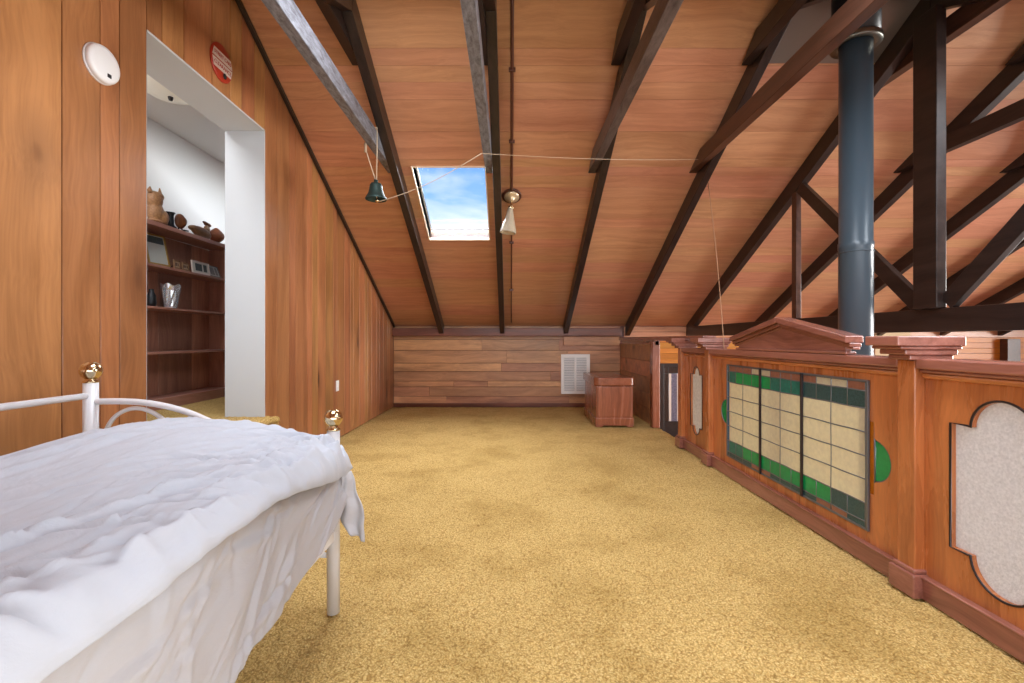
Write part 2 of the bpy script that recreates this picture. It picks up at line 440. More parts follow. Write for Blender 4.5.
# left gable wall of vertical boards with the doorway
DY0, DY1, DZ0, DZ1 = 2.29, 3.39, 0.475, 2.61
gy = [YF, -0.9, -0.7, -0.45, -0.3, 0.0, 0.18, 0.3, 0.55, 0.75, 0.86, 1.05, 1.3, 1.42, 1.58, 1.857, 2.03, 2.13, 2.29, 2.39, 2.55, 2.79, 2.97, 3.10, 3.255, 3.39, 3.566,
      3.766, 3.875, 4.1, 4.2, 4.325, 4.5, 4.7, 4.8, 5.02, 5.2, 5.3, 5.52, 5.72, 5.83, 6.0, 6.22, 6.35, 6.55, 6.78, 6.9, YB]
w = MB()
g = 0.003
for a, b in zip(gy[:-1], gy[1:]):
    t = rtone()
    a2, b2 = a+0.0022, b-0.0022
    z0 = DZ1 if (a >= DY0-1e-6 and b <= DY1+1e-6) else 0.0
    w.prism([(a2, z0), (b2, z0), (b2, zc(b2)), (a2, zc(a2))], 'X', XL-0.02, XL, tone=t)
struct(w.build('wall_left', M['wall'], bevel=0.0015, seg=1))
# masonry behind the boards, with the reveal of the doorway
w = MB()
TW = 0.29
for a, b, z0 in ((YF, DY0, ZLOW), (DY1, YR if DY1 < YR else YB, 0), ):
    pass
def wallseg(y0, y1, z0):
    cut = [y0] + ([YR] if y0 < YR < y1 else []) + [y1]
    for p, q in zip(cut[:-1], cut[1:]):
        w.prism([(p, z0), (q, z0), (q, zc(q)), (p, zc(p))], 'X', XL-TW, XL-0.021)
wallseg(YF, DY0, -0.3); wallseg(DY1, YB, -0.3); wallseg(DY0, DY1, DZ1)
struct(w.build('wall_left_core', M['trim']))
# the white lining of the doorway
w = MB()
w.box(XL-TW, XL+0.002, DY1-0.012, DY1, DZ0, DZ1); w.box(XL-TW, XL-0.001, DY0, DY0+0.0015, DZ0, DZ1)
w.box(XL-TW, XL+0.002, DY0, DY1, DZ1-0.012, DZ1)
struct(w.build('door_1', plain('pale grey paint', (196, 199, 201), 0.7, bump=0.03, bscale=120)))
# raised carpeted step of the doorway
ax = np.linspace(-2.13, XL+0.10, 50); ay = np.linspace(2.12, 3.43, 180)
X, Y = np.meshgrid(ax, ay)
ed = np.clip((XL+0.10-X)/0.03, 0, 1); ed2 = np.clip((3.43-Y)/0.03, 0, 1)
Zs = 0.475-0.03*(1-np.sqrt(1-(1-ed)**2))-0.03*(1-np.sqrt(1-(1-ed2)**2))+0.012*vnoise(X/0.015, Y/0.015, 8)-0.006
w = MB(); w.box(XL+0.001, XL+0.095, 2.13, 3.425, -0.02, 0.45); st = w.build('step_carpeted', M['carpet'], bevel=0.02)
struct(st)
so = grid_mesh('step_pile', np.stack([X, Y, Zs], -1), M['carpet']); struct(so)

# alcove room behind the doorway
AX = -3.10; AY0, AY1, AZ = 1.4, 5.4, 2.95
w = MB()
w.box(AX-0.1, AX, AY0-0.1, AY1+0.1, 0.2, AZ); struct(w.build('wall_alcove_west', M['white']))
struct(MB().box(AX, XL-TW, AY1, AY1+0.1, 0.2, AZ).build('wall_alcove_north', M['white']))
w = MB(); w.box(AX, -2.95, AY0-0.1, AY0, 0.2, AZ); w.box(-2.25, XL-TW, AY0-0.1, AY0, 0.2, AZ); w.box(-2.95, -2.25, AY0-0.1, AY0, 0.2, 1.0); w.box(-2.95, -2.25, AY0-0.1, AY0, 2.3, AZ)
struct(w.build('wall_alcove_south', M['white']))
w = MB(); w.box(-2.62, -2.58, AY0-0.07, AY0-0.03, 1.0, 2.3); w.box(-2.95, -2.25, AY0-0.07, AY0-0.03, 1.62, 1.66); struct(w.build('window_added_alcove', M['white']))  # unseen window added to bring light into the alcove
w = MB(); w.box(AX-0.1, XL-TW, AY0-0.1, 1.6, AZ, AZ+0.08); w.box(AX-0.1, XL-TW, 2.8, AY1+0.1, AZ, AZ+0.08); w.box(AX-0.1, -2.65, 1.6, 2.8, AZ, AZ+0.08); w.box(-2.2, XL-TW, 1.6, 2.8, AZ, AZ+0.08)
struct(w.build('ceiling_alcove', M['white']))  # its roof opening is added to light the shelf front
struct(MB().box(AX, XL-TW, AY0, AY1, 0.3, 0.477).build('floor_alcove', M['carpet']))

# low back wall, horizontal boards
w = MB(); zz = [0, 0.16, 0.31, 0.40, 0.55, 0.68, 0.88, 1.05, ZE]
for a, b in zip(zz[:-1], zz[1:]):
    cuts = [XL] + sorted(random.uniform(XL+0.5, XS-0.4) for _ in range(2)) + [XS]
    for p, q in zip(cuts[:-1], cuts[1:]):
        w.box(p+0.001, q-0.001, YB, YB+0.02, a+0.002, b-0.003, tone=rtone())
struct(w.build('wall_back', M['backwall'], bevel=0.003, seg=1))
struct(MB().box(XL-0.3, XG+0.1, YB+0.02, YB+0.15, ZLOW, ZE+0.05).build('wall_back_core', M['trimx']))
# the same wall above the stairwell, pine on dark dado
w = MB(); z = 0.66
while z < ZE-0.01:
    for p, q in ((XS+0.06, 4.1), (4.1, 5.7), (6.25, XG)):
        w.box(p+0.001, q-0.001, YB-0.005, YB+0.019, z+0.002, min(z+0.085, ZE)-0.002, 1 if z > 1.05 else 0, tone=rtone())
    z += 0.085
struct(w.build('wall_back_pine', [M['pine'], M['ceil']], bevel=0.002, seg=1))
struct(MB().box(5.7, 6.25, YB-0.02, YB+0.019, ZLOW, ZE).build('trim_6', M['creamwall']))
w = MB(); w.box(XS+0.06, 5.7, YB-0.01, YB+0.019, ZLOW, 0.655); w.box(6.25, XG, YB-0.01, YB+0.019, ZLOW, 0.655)
struct(w.build('wall_back_dado', M['darkboard']))
struct(MB().box(7.66, 7.86, YB-0.12, YB-0.006, ZLOW, 1.06).build('trim_7', M['trussbrown'], bevel=0.004))
# far gable wall above the stairwell with a tall window
GW = (1.2, 4.8, -1.8, 2.3)
w = MB()
def gseg(y0, y1, z0, z1=None):
    cut = [y0] + ([YR] if y0 < YR < y1 else []) + [y1]
    for p, q in zip(cut[:-1], cut[1:]):
        w.prism([(p, z0), (q, z0), (q, z1 or zc(q)), (p, z1 or zc(p))], 'X', XG, XG+0.12)
gseg(YF, GW[0], ZLOW); gseg(GW[1], YB, ZLOW); gseg(GW[0], GW[1], GW[3]); gseg(GW[0], GW[1], ZLOW, GW[2])
struct(w.build('wall_right', M['creamwall']))
w = MB()
for yy in (1.2, 2.1, 3.0, 3.9, 4.8): w.box(XG+0.03, XG+0.09, yy-0.03, yy+0.03, GW[2], GW[3])
for zq in (GW[2], 0.2, GW[3]): w.box(XG+0.03, XG+0.09, GW[0], GW[1], zq-0.03, zq+0.03)
struct(w.build('window_2', M['truss']))
# front wall behind the camera, with an unseen low window band added for fill light
w = MB()
w.box(XL, XG, YF-0.1, YF, ZLOW, 0.35); w.box(XL, XL+0.4, YF-0.1, YF, 0.35, ZE+0.05); w.box(4.0, XG, YF-0.1, YF, 0.35, ZE+0.05); w.box(XL+0.4, 4.0, YF-0.1, YF, 1.15, ZE+0.05)
struct(w.build('wall_front', M['backwall']))
w = MB()
for xx in (XL+0.4, -0.3, 1.1, 2.5, 4.0): w.box(xx-0.03, xx+0.03, YF-0.08, YF-0.02, 0.35, 1.15)
struct(w.build('window_added_front', M['truss']))

# ceiling: boards laid across the rafters, sheet by sheet, with the skylight left open
def slope_pt(s, x, h):     # s: distance down the slope from the ridge, h: height above the underside
    ca = 1/math.hypot(1, TAN); sa = TAN*ca
    return (x, YR+s*ca+h*sa, ZR-s*sa+h*ca)
SMAX = (YB-YR)*math.hypot(1, TAN)
def y2s(y): return (y-YR)*math.hypot(1, TAN)
SK = (-0.93, -0.245, y2s(4.31), y2s(5.25))      # skylight: x0,x1,s0,s1
TX = [-1.105, -0.165, 0.82, 1.79, 2.74, 3.75, 4.77, 5.72, 6.7, 7.6]
def ceil_boards(sgn, holes, name):
    w = MB()
    xb = [XL-0.02] + [t+0.025 for t in TX] + [XG]
    s = 0.0; k = 0
    rows = [0.0, 0.40, 0.53, 0.66]
    while rows[-1] < SMAX-0.02:
        rows.append(min(SMAX, rows[-1]+random.choice((0.15, 0.15, 0.2, 0.3))))
    # skylight edges coincide with board joints
    for e in [h[2] for h in holes]+[h[3] for h in holes]:
        rows = [r for r in rows if abs(r-e) > 0.05 or r in (0.0, SMAX)] + [e]
    rows = sorted(rows)
    for i, (a, b) in enumerate(zip(rows[:-1], rows[1:])):
        for p, q in zip(xb[:-1], xb[1:]):
            sheet = int(a/0.9)
            random.seed(int(p*100)*31+sheet*7+(1 if sgn > 0 else 50)); base = random.random()*0.6+0.1
            random.seed(int(p*100)*17+i*101+(1 if sgn > 0 else 9)); t = (min(1, max(0, base+random.uniform(-0.10, 0.22))), random.random(), random.random())
            segs = [(p, q)]
            for hx0, hx1, hs0, hs1 in holes:
                if a < hs1-1e-4 and b > hs0+1e-4:
                    segs = [sg for lo, hi in segs for sg in (((lo, min(hi, hx0)), (max(lo, hx1), hi)) if (lo < hx1 and hi > hx0) else ((lo, hi),)) if sg[1]-sg[0] > 1e-3]
            for lo, hi in segs:
                vs = []
                for h in (0.0, 0.02):
                    for (ss, xx) in ((a+0.001, lo), (a+0.001, hi), (b-0.0015, hi), (b-0.0015, lo)):
                        pt = slope_pt(ss, xx, h)
                        if sgn < 0: pt = (pt[0], 2*YR-pt[1], pt[2])
                        vs.append(pt)
                w.add(vs, [(0, 1, 2, 3), (7, 6, 5, 4), (0, 4, 5, 1), (1, 5, 6, 2), (2, 6, 7, 3), (3, 7, 4, 0)], tone=t)
    o = struct(w.build(name, M['ceil']))
    # insulation and roof skin over the boards
    w = MB()
    ex = sorted(set([XL-0.3, XG+0.12]+[h[0] for h in holes]+[h[1] for h in holes]))
    es = sorted(set([0.0, SMAX+0.25]+[h[2] for h in holes]+[h[3] for h in holes]))
    for p, q in zip(ex[:-1], ex[1:]):
        for a, b in zip(es[:-1], es[1:]):
            if any(p >= h[0]-1e-5 and q <= h[1]+1e-5 and a >= h[2]-1e-5 and b <= h[3]+1e-5 for h in holes): continue
            vs = []
            for h in (0.021, 0.12):
                for ss, xx in ((a, p), (a, q), (b, q), (b, p)):
                    pt = slope_pt(ss, xx, h)
                    if sgn < 0: pt = (pt[0], 2*YR-pt[1], pt[2])
                    vs.append(pt)
            w.add(vs, [(0, 1, 2, 3), (7, 6, 5, 4), (0, 4, 5, 1), (1, 5, 6, 2), (2, 6, 7, 3), (3, 7, 4, 0)])
    struct(w.build(name.replace('ceiling', 'ceiling_skin'), M['trim']))
    return o
ceil_boards(1, [SK], 'ceiling')
FS = [(-1.0, -0.27, 0.5, 2.0), (0.95, 1.68, 1.0, 3.2), (2.95, 3.6, 1.0, 3.2)]     # roof openings added behind the camera to hold fill lights
ceil_boards(-1, FS, 'ceiling_front')
random.seed(11)
# skylight: lining, frame and pane
w = MB()
x0, x1, s0, s1 = SK
def sbox(xa, xb, sa, sb, ha, hb, mi=0):
    vs = []
    for h in (ha, hb):
        for ss, xx in ((sa, xa), (sa, xb), (sb, xb), (sb, xa)): vs.append(slope_pt(ss, xx, h))
    w.add(vs, [(0, 1, 2, 3), (7, 6, 5, 4), (0, 4, 5, 1), (1, 5, 6, 2), (2, 6, 7, 3), (3, 7, 4, 0)], mi)
sbox(x0-0.012, x0, s0-0.012, s1+0.012, -0.012, 0.15); sbox(x1, x1+0.012, s0-0.012, s1+0.012, -0.012, 0.15)
sbox(x0, x1, s0-0.012, s0, -0.012, 0.15); sbox(x0, x1, s1, s1+0.012, -0.012, 0.15)
sk = struct(w.build('window_1', plain('cream lining', (236, 214, 186), 0.6)))
w = MB()
for a in ((x0, x0+0.01, s0, s1), (x1-0.01, x1, s0, s1), (x0+0.01, x1-0.01, s0, s0+0.01), (x0+0.01, x1-0.01, s1-0.01, s1)): sbox(*a, 0.135, 0.15)
w.build('window_frame', plain('grey sash', (120, 122, 126), 0.4), sk)
mg, nt, out = new_mat('window pane')
tr = N(nt, 'ShaderNodeBsdfTransparent'); gl = N(nt, 'ShaderNodeBsdfGlossy', i_Roughness=0.02); mx = N(nt, 'ShaderNodeMixShader', i_Fac=0.05)
L(nt, tr.outputs[0], mx.inputs[1]); L(nt, gl.outputs[0], mx.inputs[2]); L(nt, mx.outputs[0], out.inputs[0])
w = MB(); sbox(x0+0.01, x1-0.01, s0+0.01, s1-0.01, 0.139, 0.145); w.build('window_pane', mg, sk)

# trims
w = MB()
for sgn in (1, -1):
    vs = []
    for h in (-0.035, -0.001):
        for ss, xx in ((0, XL+0.001), (0, XL+0.03), (SMAX-0.02, XL+0.03), (SMAX-0.02, XL+0.001)):
            p = slope_pt(ss, xx, h); vs.append(p if sgn > 0 else (p[0], 2*YR-p[1], p[2]))
    w.add(vs, [(0, 1, 2, 3), (7, 6, 5, 4), (0, 4, 5, 1), (1, 5, 6, 2), (2, 6, 7, 3), (3, 7, 4, 0)])
struct(w.build('trim_1', M['truss'], bevel=0.004))
w = MB(); w.box(XL+0.001, XS, YB-0.10, YB-0.001, 1.105, 1.225); struct(w.build('trim_2', M['trimx'], bevel=0.006))
struct(MB().box(0.83, 1.70, YB-0.03, YB-0.001, 0.955, 1.10).build('trim_8', M['backwall'], bevel=0.004))
struct(MB().box(XL+0.001, XS-0.001, YB-0.015, YB-0.001, 0.0, 0.055).build('baseboard_back', M['trimx'], bevel=0.003))
# return of low dark boards beside the stair opening, its capping and end post
w = MB(); z = 0.0
for a, b in zip([0, 0.19, 0.38, 0.58, 0.78], [0.19, 0.38, 0.58, 0.78, 0.985]):
    w.box(XS, XS+0.05, 5.50, YB-0.001, a+0.002, b-0.003, tone=rtone())
struct(w.build('wall_stair', M['backwall'], bevel=0.003, seg=1))
struct(MB().box(XS-0.05, XS+0.07, 3.95, YB-0.101, 1.035, 1.085).build('trim_3', M['mahogd'], bevel=0.012))
w = MB(); w.box(XS-0.035, XS+0.055, 5.40, 5.499, 0.0, 1.034)
struct(w.build('trim_4', M['chest'], bevel=0.006))
struct(MB().box(XS+0.0, XS+0.04, 5.40, YB-0.12, 0.985, 1.034).build('trim_5', M['mahogd']))

# ================================================================== ROOF TRUSSES
RT = 0.072
def rafter_poly(sgn, d0=0.002, d1=0.15, ytop=YR, yend=YB-0.03):
    k = math.hypot(1, TAN)
    pts = [(ytop, ZR-d0*k), (yend, zc(yend)-d0*k), (yend, zc(yend)-d1*k), (ytop, ZR-d1*k)]
    return [(p[0], p[1]) if sgn > 0 else (2*YR-p[0], p[1]) for p in pts]
def member(mb, x, a, b, wdt, th=0.05):
    a = Vector((a[0], a[1])); b = Vector((b[0], b[1])); d = (b-a).normalized(); n = Vector((-d.y, d.x))*wdt/2
    mb.prism([tuple(a+n), tuple(b+n), tuple(b-n), tuple(a-n)], 'X', x, x+th)
def truss(x, label, kind):
    t = empty('roof_truss', (x, YR, ZR-0.3), label, 'roof truss', 'dark timber roof trusses')
    mat = M['truss']
    for s in (1, -1):
        MB().prism(rafter_poly(s, ytop=YR+0.0005), 'X', x, x+RT).build('rafter', mat, t, bevel=0.004)
    if kind != 'king':
        cm = M['skylit'] if kind == 'skylit' else (M['trussbrown'] if kind == 'brown' else M['halflit'] if kind == 'halflit' else mat)
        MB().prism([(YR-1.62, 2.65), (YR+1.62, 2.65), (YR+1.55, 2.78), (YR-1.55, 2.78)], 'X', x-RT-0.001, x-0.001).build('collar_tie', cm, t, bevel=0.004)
        MB().prism([(YR-0.42, 3.09), (YR+0.42, 3.09), (YR+0.22, 3.22), (YR-0.22, 3.22)], 'X', x-RT-0.001, x-0.001).build('ridge_tie', mat, t, bevel=0.004)
        for s in (1, -1):
            MB().lathe([(0.0005, -0.058), (0.014, -0.056), (0.014, -0.0515)], (x, YR+s*1.52, 2.715), 6, axis='X').build('bolt', M['leaddark'], t)
    else:
        MB().box(x-0.002, x+RT+0.002, YF+0.08, YB-0.09, 1.10, 1.25).build('bottom_chord', mat, t, bevel=0.005)
        MB().box(x-0.040, x+0.026, YR-0.085, YR+0.085, 1.251, 3.18).build('king_post', mat, t, bevel=0.005)
        MB().prism([(YR-0.56, 3.0), (YR+0.56, 3.0), (YR+0.34, 3.13), (YR-0.34, 3.13)], 'X', x+RT+0.001, x+RT*2).build('ridge_tie', M['trussbrown'], t, bevel=0.004)
        for s in (1, -1):
            mb = MB(); member(mb, x+0.001, (YR+s*0.10, 1.28), (YR+s*1.36, 2.50), 0.105, 0.045); mb.build('strut', mat, t, bevel=0.004)
            MB().box(x, x+0.05, YR+s*1.43-0.035, YR+s*1.43+0.035, 1.251, 2.47).build('post', M['trussbrown'], t, bevel=0.004)
    return t
TL = ['dark timber roof truss nearest the panelled left wall, bell hanging from its tie', 'dark timber roof truss along right edge of the skylight',
      'dark timber roof truss in mid ceiling, first to the right of the hanging lamp', 'dark timber roof truss whose brown tie crosses in front of the flue pipe',
      'king post roof truss with thick upright and level beam above the balustrade', 'dark timber roof truss just behind the king post truss',
      'second dark roof truss beyond the king post truss over the stairwell', 'third dark roof truss beyond the king post truss over the stairwell',
      'fourth dark roof truss beyond the king post truss over the stairwell', 'fifth and last dark roof truss beyond the king post truss']
KD = ['skylit', 'skylit', 'halflit', 'brown', 'king', 'plain', 'plain', 'plain', 'plain', 'plain']
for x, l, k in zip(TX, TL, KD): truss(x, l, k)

# heat shield sheet on the ceiling beside the flue
def ceil_sheet(x0, x1, y0, y1, h0, h1):
    vs = []
    for h in (h0, h1):
        for yy, xx in ((y0, x0), (y0, x1), (y1, x1), (y1, x0)): vs.append(slope_pt(y2s(yy), xx, h))
    return MB().add(vs, [(0, 1, 2, 3), (7, 6, 5, 4), (0, 4, 5, 1), (1, 5, 6, 2), (2, 6, 7, 3), (3, 7, 4, 0)])
tag(ceil_sheet(TX[3]+RT+0.005, TX[4]-0.005, 3.025, 3.42, -0.012, -0.002).build('heat_shield', M['shield']), 'dull grey metal sheet fixed to ceiling beside flue pipe', 'heat shield')

# flue
FX, FY = 2.185, 2.88
t = empty('flue_pipe', (FX, FY, ZLOW), 'dark blue grey stove flue pipe rising behind the balustrade', 'flue pipe')
MB().lathe([(0.091, ZLOW), (0.091, 1.62), (0.0935, 1.625), (0.0935, 1.66), (0.089, 1.665), (0.089, 3.0)], (FX, FY, 0), 48).build('pipe', M['flue'], t)
MB().lathe([(0.128, 2.93), (0.128, 3.55)], (FX, FY, 0), 48).build('sleeve', M['fluedark'], t)
MB().lathe([(0.090, 2.912), (0.136, 2.905), (0.138, 2.912), (0.138, 2.938), (0.1285, 2.942)], (FX, FY, 0), 48, cap=False).build('rim', M['steel'], t)
mb = MB(); mb.tube([(FX+0.093*math.cos(a), FY+0.093*math.sin(a), 1.60) for a in np.linspace(0, 2*PI, 40, endpoint=False)], 0.004, 6, closed=True)
mb.build('seam_band', M['flue'], t)

# ================================================================== BALUSTRADE
BX = 1.65                  # face of the posts
PX = 1.69                  # face of the panels
b = empty('balustrade', (1.72, 2.8, 0.0), 'polished cedar balustrade with lobed glass panels and pediment beside the carpet', 'balustrade')
def post(yc, hw, ztop=1.064, cap=0.085):
    p = MB().box(BX, 1.79, yc-hw, yc+hw, 0.0, ztop-0.10).build('post', M['mahogz'], b, bevel=0.004)
    mb = MB(); mb.box(BX-0.022, 1.80, yc-hw-0.02, yc+hw+0.02, 0.0, 0.095); mb.box(BX-0.012, 1.795, yc-hw-0.011, yc+hw+0.011, 0.095, 0.112)
    mb.build('plinth', M['mahogd'], p, bevel=0.005)
    mb = MB(); z = ztop
    for o, hgt in ((1.0, 0.040), (0.80, 0.014), (0.55, 0.022), (0.28, 0.022)):
        e = hw+(cap-hw)*o*1.0
        mb.box(BX-0.105*o, 1.79+0.03*o, yc-e, yc+e, z-hgt, z); z -= hgt
    mb.build('cap', M['mahogd'], p, bevel=0.005)
    return p
PA, PB, PC, PD = 4.445, 3.83, 1.90, 1.225
for yc in (PA, PB, PC, PD): post(yc, 0.042)
def lobe_outline(yc, hw, zb, zt, r, grow=0.0):
    """body rectangle stepping in to round lobes at top and bottom (y, z)"""
    g = grow
    pts = []
    n = 0.03
    pts += [(yc-hw-g, zb-g), (yc-r-n*0.3-g, zb-g)]
    pts += arc(yc, zb-0.0, r+g, PI, 2*PI, 20)
    pts += [(yc+r+n*0.3+g, zb-g), (yc+hw+g, zb-g), (yc+hw+g, zt+g), (yc+r+n*0.3+g, zt+g)]
    pts += arc(yc, zt, r+g, 0, PI, 20)
    pts += [(yc-r-n*0.3-g, zt+g), (yc-hw-g, zt+g)]
    return pts
def to_x(vs, x):           # board built in (y,z) -> world with thickness along x
    return [(x+v[2], v[0], v[1]) for v in vs]
ZB, ZT = 0.0, 0.93
def rails(y0, y1):
    mb = MB()
    mb.box(BX+0.0, 1.775, y0, y1, 0.930, 0.974); mb.box(BX+0.016, 1.765, y0, y1, 0.915, 0.931); mb.build('handrail', M['mahogd'], b, bevel=0.010, seg=3)
    mb = MB(); mb.box(PX-0.014, PX+0.03, y0, y1, 0.892, 0.914); mb.build('rail_moulding', M['mahog'], b, bevel=0.008, seg=3)
    mb = MB(); mb.box(BX+0.015, PX+0.03, y0, y1, 0.0, 0.082); mb.build('skirting', M['mahogd'], b, bevel=0.003)
    mb = MB(); mb.box(BX+0.008, PX+0.0, y0, y1, 0.082, 0.094); mb.build('skirting_bead', M['mahogd'], b, bevel=0.005, seg=3)
def lobed_panel(y0, y1, hw, r, zb, zt, gm):
    yc = (y0+y1)/2
    out = lobe_outline(yc, hw, zb, zt, r)
    vs, fs = flat_solid([(y0, 0.02), (y1, 0.02), (y1, 0.91), (y0, 0.91)], [out], 0.03, 0.004)
    pn = MB().add(to_x(vs, PX+0.015), fs).build('panel', M['mahogz'], b)
    mb = MB(); mb.tube([(PX-0.001, p[0], p[1]) for p in lobe_outline(yc, hw, zb, zt, r, 0.003)], 0.0042, 6, closed=True)
    mb.build('glazing_bead', M['leaddark'], pn)
    vs, fs = flat_solid(lobe_outline(yc, hw, zb, zt, r, 0.003), [], 0.005)
    MB().add(to_x(vs, PX+0.020), fs).build('glass', gm, pn)
    rails(y0, y1)
lobed_panel(PB+0.042, PA-0.042, 0.125, 0.068, 0.255, 0.73, M['frostfar'])
lobed_panel(PD+0.042, PC-0.042, 0.182, 0.105, 0.258, 0.728, M['frost'])
# big middle panel with openings for the leadlight and half-round side lights
y0, y1 = PC+0.042, PB-0.042
LC = 2.836; LH = 0.691; RC = 0.487; RR = 0.096
hole = [(LC-LH+0.05, 0.21), (LC+LH-0.05, 0.21), (LC+LH-0.05, 0.80), (LC-LH+0.05, 0.80)]
def halfmoon(s):
    if s < 0: pts = [(LC-LH+0.006, 0.325), (LC-LH+0.006, 0.665), (LC-LH-0.028, 0.665), (LC-LH-0.028, RC+RR+0.01)] + arc(LC-LH-0.028, RC, RR, PI*0.54, PI*1.46, 20) + [(LC-LH-0.028, RC-RR-0.01), (LC-LH-0.028, 0.325)]
    else: pts = [(LC+LH-0.006, 0.325), (LC+LH-0.006, 0.665), (LC+LH+0.028, 0.665), (LC+LH+0.028, RC+RR+0.01)] + arc(LC+LH+0.028, RC, RR, PI*0.46, -PI*0.46, 20) + [(LC+LH+0.028, RC-RR-0.01), (LC+LH+0.028, 0.325)]
    return pts
hm = [halfmoon(-1), halfmoon(1)]
vs, fs = flat_solid([(y0, 0.02), (y1, 0.02), (y1, 0.91), (y0, 0.91)], [hole]+hm, 0.03, 0.003)
pn = MB().add(to_x(vs, PX+0.015), fs).build('panel', M['mahogz'], b)
for s in (-1, 1):
    e = LC+s*LH
    mb = MB(); mb.box(PX+0.006, PX+0.011, e-s*0.01, e+s*0.030, 0.322, 0.668); mb.build('side_light_strip', M['gamber'] if s < 0 else M['gblue'], pn)
    poly = [(e+s*0.029, RC+RR)] + [(e+s*0.028+s*abs(math.cos(a))*RR*1.0, RC+math.sin(a)*RR*1.03) for a in np.linspace(PI*0.44, -PI*0.44, 24)] + [(e+s*0.029, RC-RR)]
    mb = MB(); mb.prism(poly, 'X', PX+0.006, PX+0.011); mb.build('side_light_roundel', M['ggreen'], pn)
    mb = MB(); mb.tube([(PX+0.004, e+s*0.028+s*abs(math.cos(a))*RR, RC+math.sin(a)*RR) for a in np.linspace(PI*0.45, -PI*0.45, 24)], 0.004, 6)
    mb.tube([(PX+0.004, e+s*0.030, 0.325), (PX+0.004, e+s*0.030, 0.665)], 0.004, 6); mb.build('side_light_lead', M['lead'], pn)
rails(y0, y1)
# pediment over the middle panel
pc, ph = 2.79, 0.53
pd = MB().prism([(pc-ph, 0.975), (pc+ph, 0.975), (pc+ph, 1.035), (pc, 1.150), (pc-ph, 1.035)], 'X', BX+0.015, 1.695).build('pediment', M['mahogd'], b, bevel=0.003)
mb = MB()
for s in (1, -1):
    tip = pc+s*(ph+0.055)
    for dx, za, zb_ in ((0.0, 0.0, 0.034), (0.022, -0.020, 0.0), (0.038, -0.034, -0.020)):
        mb.prism([(tip, 1.034+za), (pc+s*0.0005, 1.152+za), (pc+s*0.0005, 1.152+zb_), (tip, 1.034+zb_)], 'X', BX-0.028+dx, 1.712-dx*0.4)
mb.build('raking_cornice', M['mahogd'], pd, bevel=0.004)
mb = MB(); mb.box(BX+0.0, 1.705, pc-ph-0.02, pc+ph+0.02, 0.975, 0.992); mb.build('base_moulding', M['mahogd'], pd, bevel=0.006)

# leadlight in its metal frame, hung on the middle panel
t = empty('leadlight_panel', (1.672, LC, 0.155), 'leaded stained glass panel of cream panes with green borders on balustrade', 'stained glass panel')
LX = 1.683; z0, z1 = 0.155, 0.850; ya, yb = LC+LH, LC-LH     # u runs towards the camera
W = 2*LH
mb = MB()
cols = [0.0, 0.030, 0.235, 0.474, 0.69, 0.91, 1.14, W-0.010, W]
rowsz = [0, 0.032, 0.120, 0.232, 0.344, 0.456, 0.568, 0.652, z1-z0]
mats = [M['gcream'], M['ggreen'], M['gteal'], M['gblue'], M['gdark'], M['gpink']]
def pane(u0, u1, v0, v1, mi):
    mb.box(LX-0.002, LX+0.002, ya-u0-0.0012, ya-u1+0.0012, z0+v0+0.0012, z0+v1-0.0012, mi)
topg = [2, 1, 1, 3, 2, 4]; botg = [2, 1, 1, 1, 1, 4]
for i in range(1, 7):
    u0, u1 = cols[i], cols[i+1]
    for r in range(2, 6): pane(u0, u1, rowsz[r], rowsz[r+1], 0)
    topg[3] = 2
    n = 2
    for k in range(n):
        p, q = u0+(u1-u0)*k/n, u0+(u1-u0)*(k+1)/n
        pane(p, q, rowsz[6], rowsz[7], [2, 1, 1, 1, 1, 2, 2, 2, 4, 4, 4, 4][(i-1)*2+k])
        pane(p, q, rowsz[1], rowsz[2], [2, 2, 1, 1, 1, 1, 1, 1, 1, 1, 4, 4][(i-1)*2+k])
        pane(p, q, rowsz[7], rowsz[8], 5 if (i+k) % 3 else 0)
        pane(p, q, rowsz[0], rowsz[1], 4 if (i+k) % 3 else 5)
for r in range(8):
    pane(cols[0], cols[1], rowsz[r], rowsz[r+1], 3 if 1 <= r <= 5 else 4)
    pane(cols[7], cols[8], rowsz[r], rowsz[r+1], 0 if 1 <= r <= 6 else 4)
mb.build('glass', mats, t)
mb = MB()
def wav(u, v, k): return 0.0011*math.sin(u*23+v*17+k)
for i, u in enumerate(cols[1:-1]):
    mb.tube([(LX, ya-u+wav(u, v, i), z0+v) for v in np.linspace(0, z1-z0, 14)], 0.0042, 6)
for i, v in enumerate(rowsz[1:-1]):
    mb.tube([(LX, ya-u, z0+v+wav(u, v, i*2)) for u in np.linspace(0, W, 26)], 0.0042, 6)
for i in range(1, 7):
    um = (cols[i]+cols[i+1])/2
    for a, c in ((0, 2), (6, 8)): mb.tube([(LX, ya-um, z0+rowsz[a]), (LX, ya-um, z0+rowsz[c])], 0.0036, 6)
mb.build('lead_came', M['lead'], t)
mb = MB()
for a in ((-0.008, W+0.008, -0.008, 0.004), (-0.008, W+0.008, z1-z0-0.004, z1-z0+0.008)): mb.box(LX-0.006, PX-0.001, ya-a[0], ya-a[1], z0+a[2], z0+a[3])
for a in ((-0.008, 0.004), (W-0.004, W+0.008)): mb.box(LX-0.006, PX-0.001, ya-a[0], ya-a[1], z0+0.004, z1-0.004)
mb.build('frame', M['lead'], t, bevel=0.002)
for u in (0.474, 0.91):
    mb = MB(); mb.box(LX-0.014, LX-0.0045, ya-u-0.009, ya-u+0.009, z0-0.006, z1+0.006); mb.build('support_bar', M['leaddark'], t, bevel=0.002)

